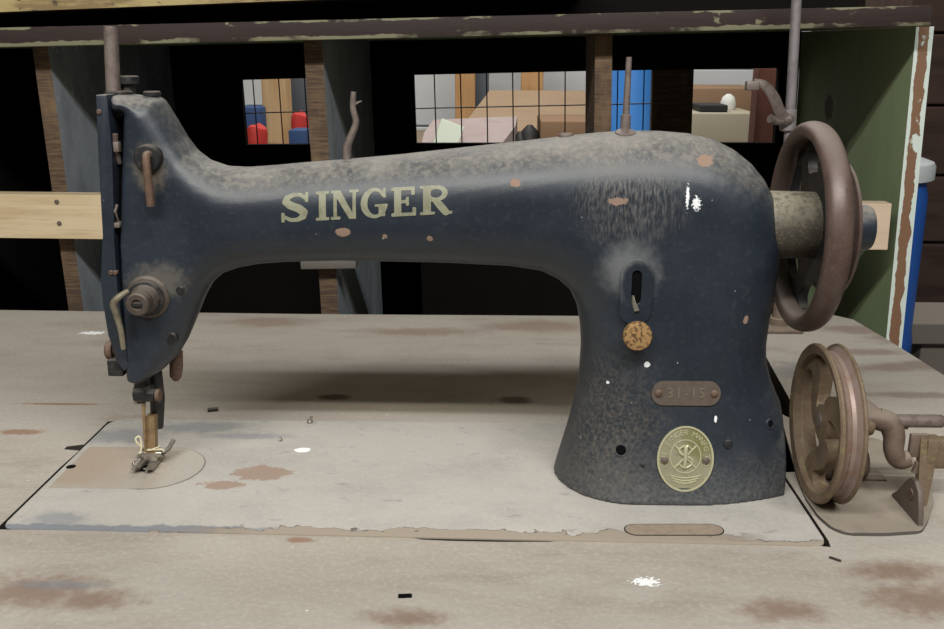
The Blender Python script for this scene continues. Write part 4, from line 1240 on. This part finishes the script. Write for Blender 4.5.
for dx, dz, r in ((-12, -10, 24), (6, 4, 26), (14, -18, 22)):
    bg.lathe((p[0]+dx, 1570, BZ-2), (0, 0, 1), [(0, r*0.9), ((p[2]+dz-BZ)*0.5, r), ((p[2]+dz-BZ)*0.9, r*0.7), (p[2]+dz+8-BZ, r*0.2)], 14)
tag(bg.done('plastic_bag', m_blk), 'black plastic bag slumped between pink cloth and cardboard box', 'bag')
# folded cloth and papers
p0, p1 = at(418, 132, y=1500), at(512, 122, y=1500)
fc = MB()
fc.rings([[(p0[0], 1440, BZ), (p1[0], 1440, BZ), (p1[0]-20, 1440, BZ+34), (p0[0]+10, 1440, BZ+26)], [(p0[0], 1560, BZ), (p1[0]+10, 1560, BZ), (p1[0]+8, 1560, BZ+58), (p0[0]+8, 1560, BZ+44)],
          [(p0[0]+5, 1680, BZ), (p1[0]+16, 1680, BZ), (p1[0]+14, 1680, BZ+70), (p0[0]+20, 1680, BZ+62)]])
tag(fc.done('folded_cloth', m_pink), 'dusty pink folded cloth on the bench behind the middle mesh opening', 'cloth')
a_ = at(458, 121, y=1700); b_ = at(492, 119, y=1700)
tag(MB().box(a_[0], b_[0], 1690, 1760, BZ, a_[2], 3).done('paper_stack', m_wht, smooth=None), 'white paper stack behind the pink cloth', 'paper')
a_ = at(436, 124, y=1400); b_ = at(456, 146, y=1400)
ws = MB().box(a_[0]-6, b_[0]+4, 1395, 1405, BZ+1, a_[2]+2, 2, rot=(0.35, 'Y'))
for v in ws.bm.verts: v.co.z = max(v.co.z, BZ); v.co.y += (v.co.z-BZ)*0.5 + 3*math.sin(v.co.x*0.3)
tag(ws.done('plastic_sheet', mat('greenish_white_film', (200, 208, 192), 0.5)), 'greenish-white plastic scrap leaning left of the pink cloth', 'plastic')
# left opening: red and blue bundles
def bundle(px0, px1, top, y, m, label, z0=BZ):
    a_, b_ = at(px0, top, y=y), at(px1, top, y=y)
    w_, h_ = b_[0]-a_[0], a_[2]-z0
    o = MB()
    o.rings([[(a_[0]+w_*(0.5+0.5*k*math.cos(t)*(1+0.08*math.sin(3*t+h))), y+30+30*k*math.sin(t), z0+h_*h+4*math.sin(2*t+5*h)*h) for t in np.linspace(0, 2*PI, 19)[:-1]]
             for h, k in ((0, 0.95), (0.15, 1.06), (0.5, 1.0), (0.8, 1.08), (0.95, 0.98), (1.0, 0.7))])
    return tag(o.done('fabric_bundle', m), label, 'bundle', 'red bundles in the left mesh opening')


bundle(243, 262, 127, 1450, m_redb, 'red bundle in the left mesh opening, left of the pale pine post')
bundle(288, 304, 114, 1500, m_redb, 'red bundle in the left mesh opening, right of the pale pine post')
box_thing('storage_crate', 236, 261, 107, 1560, 90, m_navy, 'blue crate behind the red bundle at the left mesh opening', 'crate')
box_thing('storage_crate', 288, 306, 130, 1400, 60, m_navy, 'blue crate in front of the red bundle right of the pine post', 'crate')
box_thing('slate_panel', 287, 310, 60, 1800, 40, m_dgrey, 'dark slate panel behind the red bundle right of the pine post', 'panel')
# right opening
box_thing('cardboard_box', 690, 760, 113, 1400, 160, m_drab, 'drab grey card box at the right opening, lowest of the heap', 'box')
a_, b_ = at(700, 110, y=1420), at(728, 110, y=1420)
zt = at(720, 113, y=1400)[2]
tag(MB().box(a_[0], b_[0], 1420, 1500, zt, zt+14, 3).done('tool_case', m_blk, smooth=None), 'flat black case lying on the drab grey box', 'case')
a_, b_ = at(722, 110, y=1500), at(738, 110, y=1500)
tag(MB().lathe(((a_[0]+b_[0])/2, 1520, zt), (0, 0, 1), [(0, 14), (12, 16), (24, 12), (30, 4)], 16).done('paper_ball', m_wht), 'white crumpled paper on the drab grey box', 'paper')
box_thing('cardboard_box', 694, 764, 88, 1680, 200, m_card, 'brown cardboard box at the back of the right opening', 'box')

# dim things to the right of the barrel
pk = MB(); pk.box(1010, 1700, 1180, 1330, -245, -205, 3)
for x in (1060, 1600): pk.box(x, x+70, 1200, 1310, -750, -245, 3)
tag(pk.done('plank_bench', mat('weathered_grey_plank', (128, 120, 112), 0.8), smooth=None), 'weathered grey plank bench in the gloom right of the barrel', 'bench')

# ================================================================== scraps on the table
def scrap(name, label, cat, px, py, m, L, Wd, hgt, ang, z=0.0):
    p = at(px, py, z=z)
    o = MB().box(p[0]-L/2, p[0]+L/2, p[1]-Wd/2, p[1]+Wd/2, z, z+hgt, min(hgt, Wd)*0.25, rot=(ang, 'Z')).done(name, m)
    return tag(o, label, cat)


scrap('wood_chip', 'short black splinter lying on the table in front of the bed', 'chip', 405, 597, m_void, 7, 2.4, 1.4, 0.1)
scrap('wood_chip', 'thin dark splinter on the table by the right front corner of the bed', 'chip', 835, 560, m_edge_dark, 6.5, 1.3, 1.2, -0.7)
scrap('metal_clip', 'small dark clip lying behind the bed near the presser foot', 'clip', 213, 411, m_black, 8, 4, 2.4, 0.3)
p = at(310, 422, z=1.2)
tag(MB().lathe((p[0], p[1], 1.2), (0.3, 0.2, 1), [(0, 2.4), (1.4, 2.0), (1.6, 1.1), (4.5, 1.0)], 12).done('loose_screw', m_steel), 'tiny bright screw on the back of the bed', 'screw')
p = at(280, 440, z=1.2)
tag(MB().lathe((p[0], p[1], 1.2), (0.8, 0.2, 0.5), [(0, 1.6), (1.4, 1.5), (1.6, 0.8)], 10).done('loose_nut', m_steel), 'tiny metal nut near the middle of the bed', 'nut')
kn = MB()
zc = s1[2]+5
cx_, cy_ = (s0[0]+s1[0])/2 + 0.6, 95
pth = []
for k in range(40):
    a = k*0.42
    pth.append((cx_ + 4.6*math.cos(a), cy_ + 4.0*math.sin(a), zc + 0.05*k + 0.8*math.sin(a*1.7)))
kn.tube(pth, 0.55, 6)
kn.tube([(cx_-4.4, cy_-2, zc+1), (cx_-8, cy_-4, zc+5), (cx_-9.5, cy_-4, zc+9), (cx_-7, cy_-3, zc+10), (cx_-6, cy_-4, zc+4), (cx_-7, cy_-5, zc-1)], 0.7, 6, smooth_path=4)
kn.tube([(cx_+4, cy_-3, zc+1), (cx_+7, cy_-4, zc+1.6), (cx_+9, cy_-4, zc+1)], 0.6, 6)
tag(kn.done('thread_scrap', m_thread), 'cream thread end knotted round the presser foot shank', 'thread')


# ================================================================== light
def area(name, loc, target, sx, sy, power, col=(1, 1, 1)):
    L = bpy.data.lights.new(name, 'AREA'); L.shape = 'RECTANGLE'; L.size = sx*S; L.size_y = sy*S; L.energy = power; L.color = col
    o = bpy.data.objects.new(name, L); C.objects.link(o)
    o.location = Vector(loc)*S
    dvec = Vector(target)-Vector(loc)
    o.rotation_euler = dvec.to_track_quat('-Z', 'Y').to_euler()
    return o


area('ceiling_tube', (250, -1010, 1270), (250, 92, 100), 1900, 40, 17, (1.0, 0.94, 0.80))
area('ceiling_tube', (300, -850, 1250), (300, 92, 100), 1900, 40, 25, (0.92, 0.95, 1.0))
area('back_room_lamp', (200, 1500, 1500), (300, 1900, 0), 1200, 300, 22, (1.0, 0.97, 0.92))
wd = bpy.data.worlds.new('world'); bpy.context.scene.world = wd; wd.use_nodes = True
bgn = wd.node_tree.nodes['Background']; bgn.inputs[0].default_value = (1.0, 0.93, 0.70, 1); bgn.inputs[1].default_value = 0.10

vs = bpy.context.scene.view_settings
vs.view_transform = 'Standard'; vs.look = 'None'; vs.exposure = 0.0; vs.gamma = 1.0; vs.use_curve_mapping = False
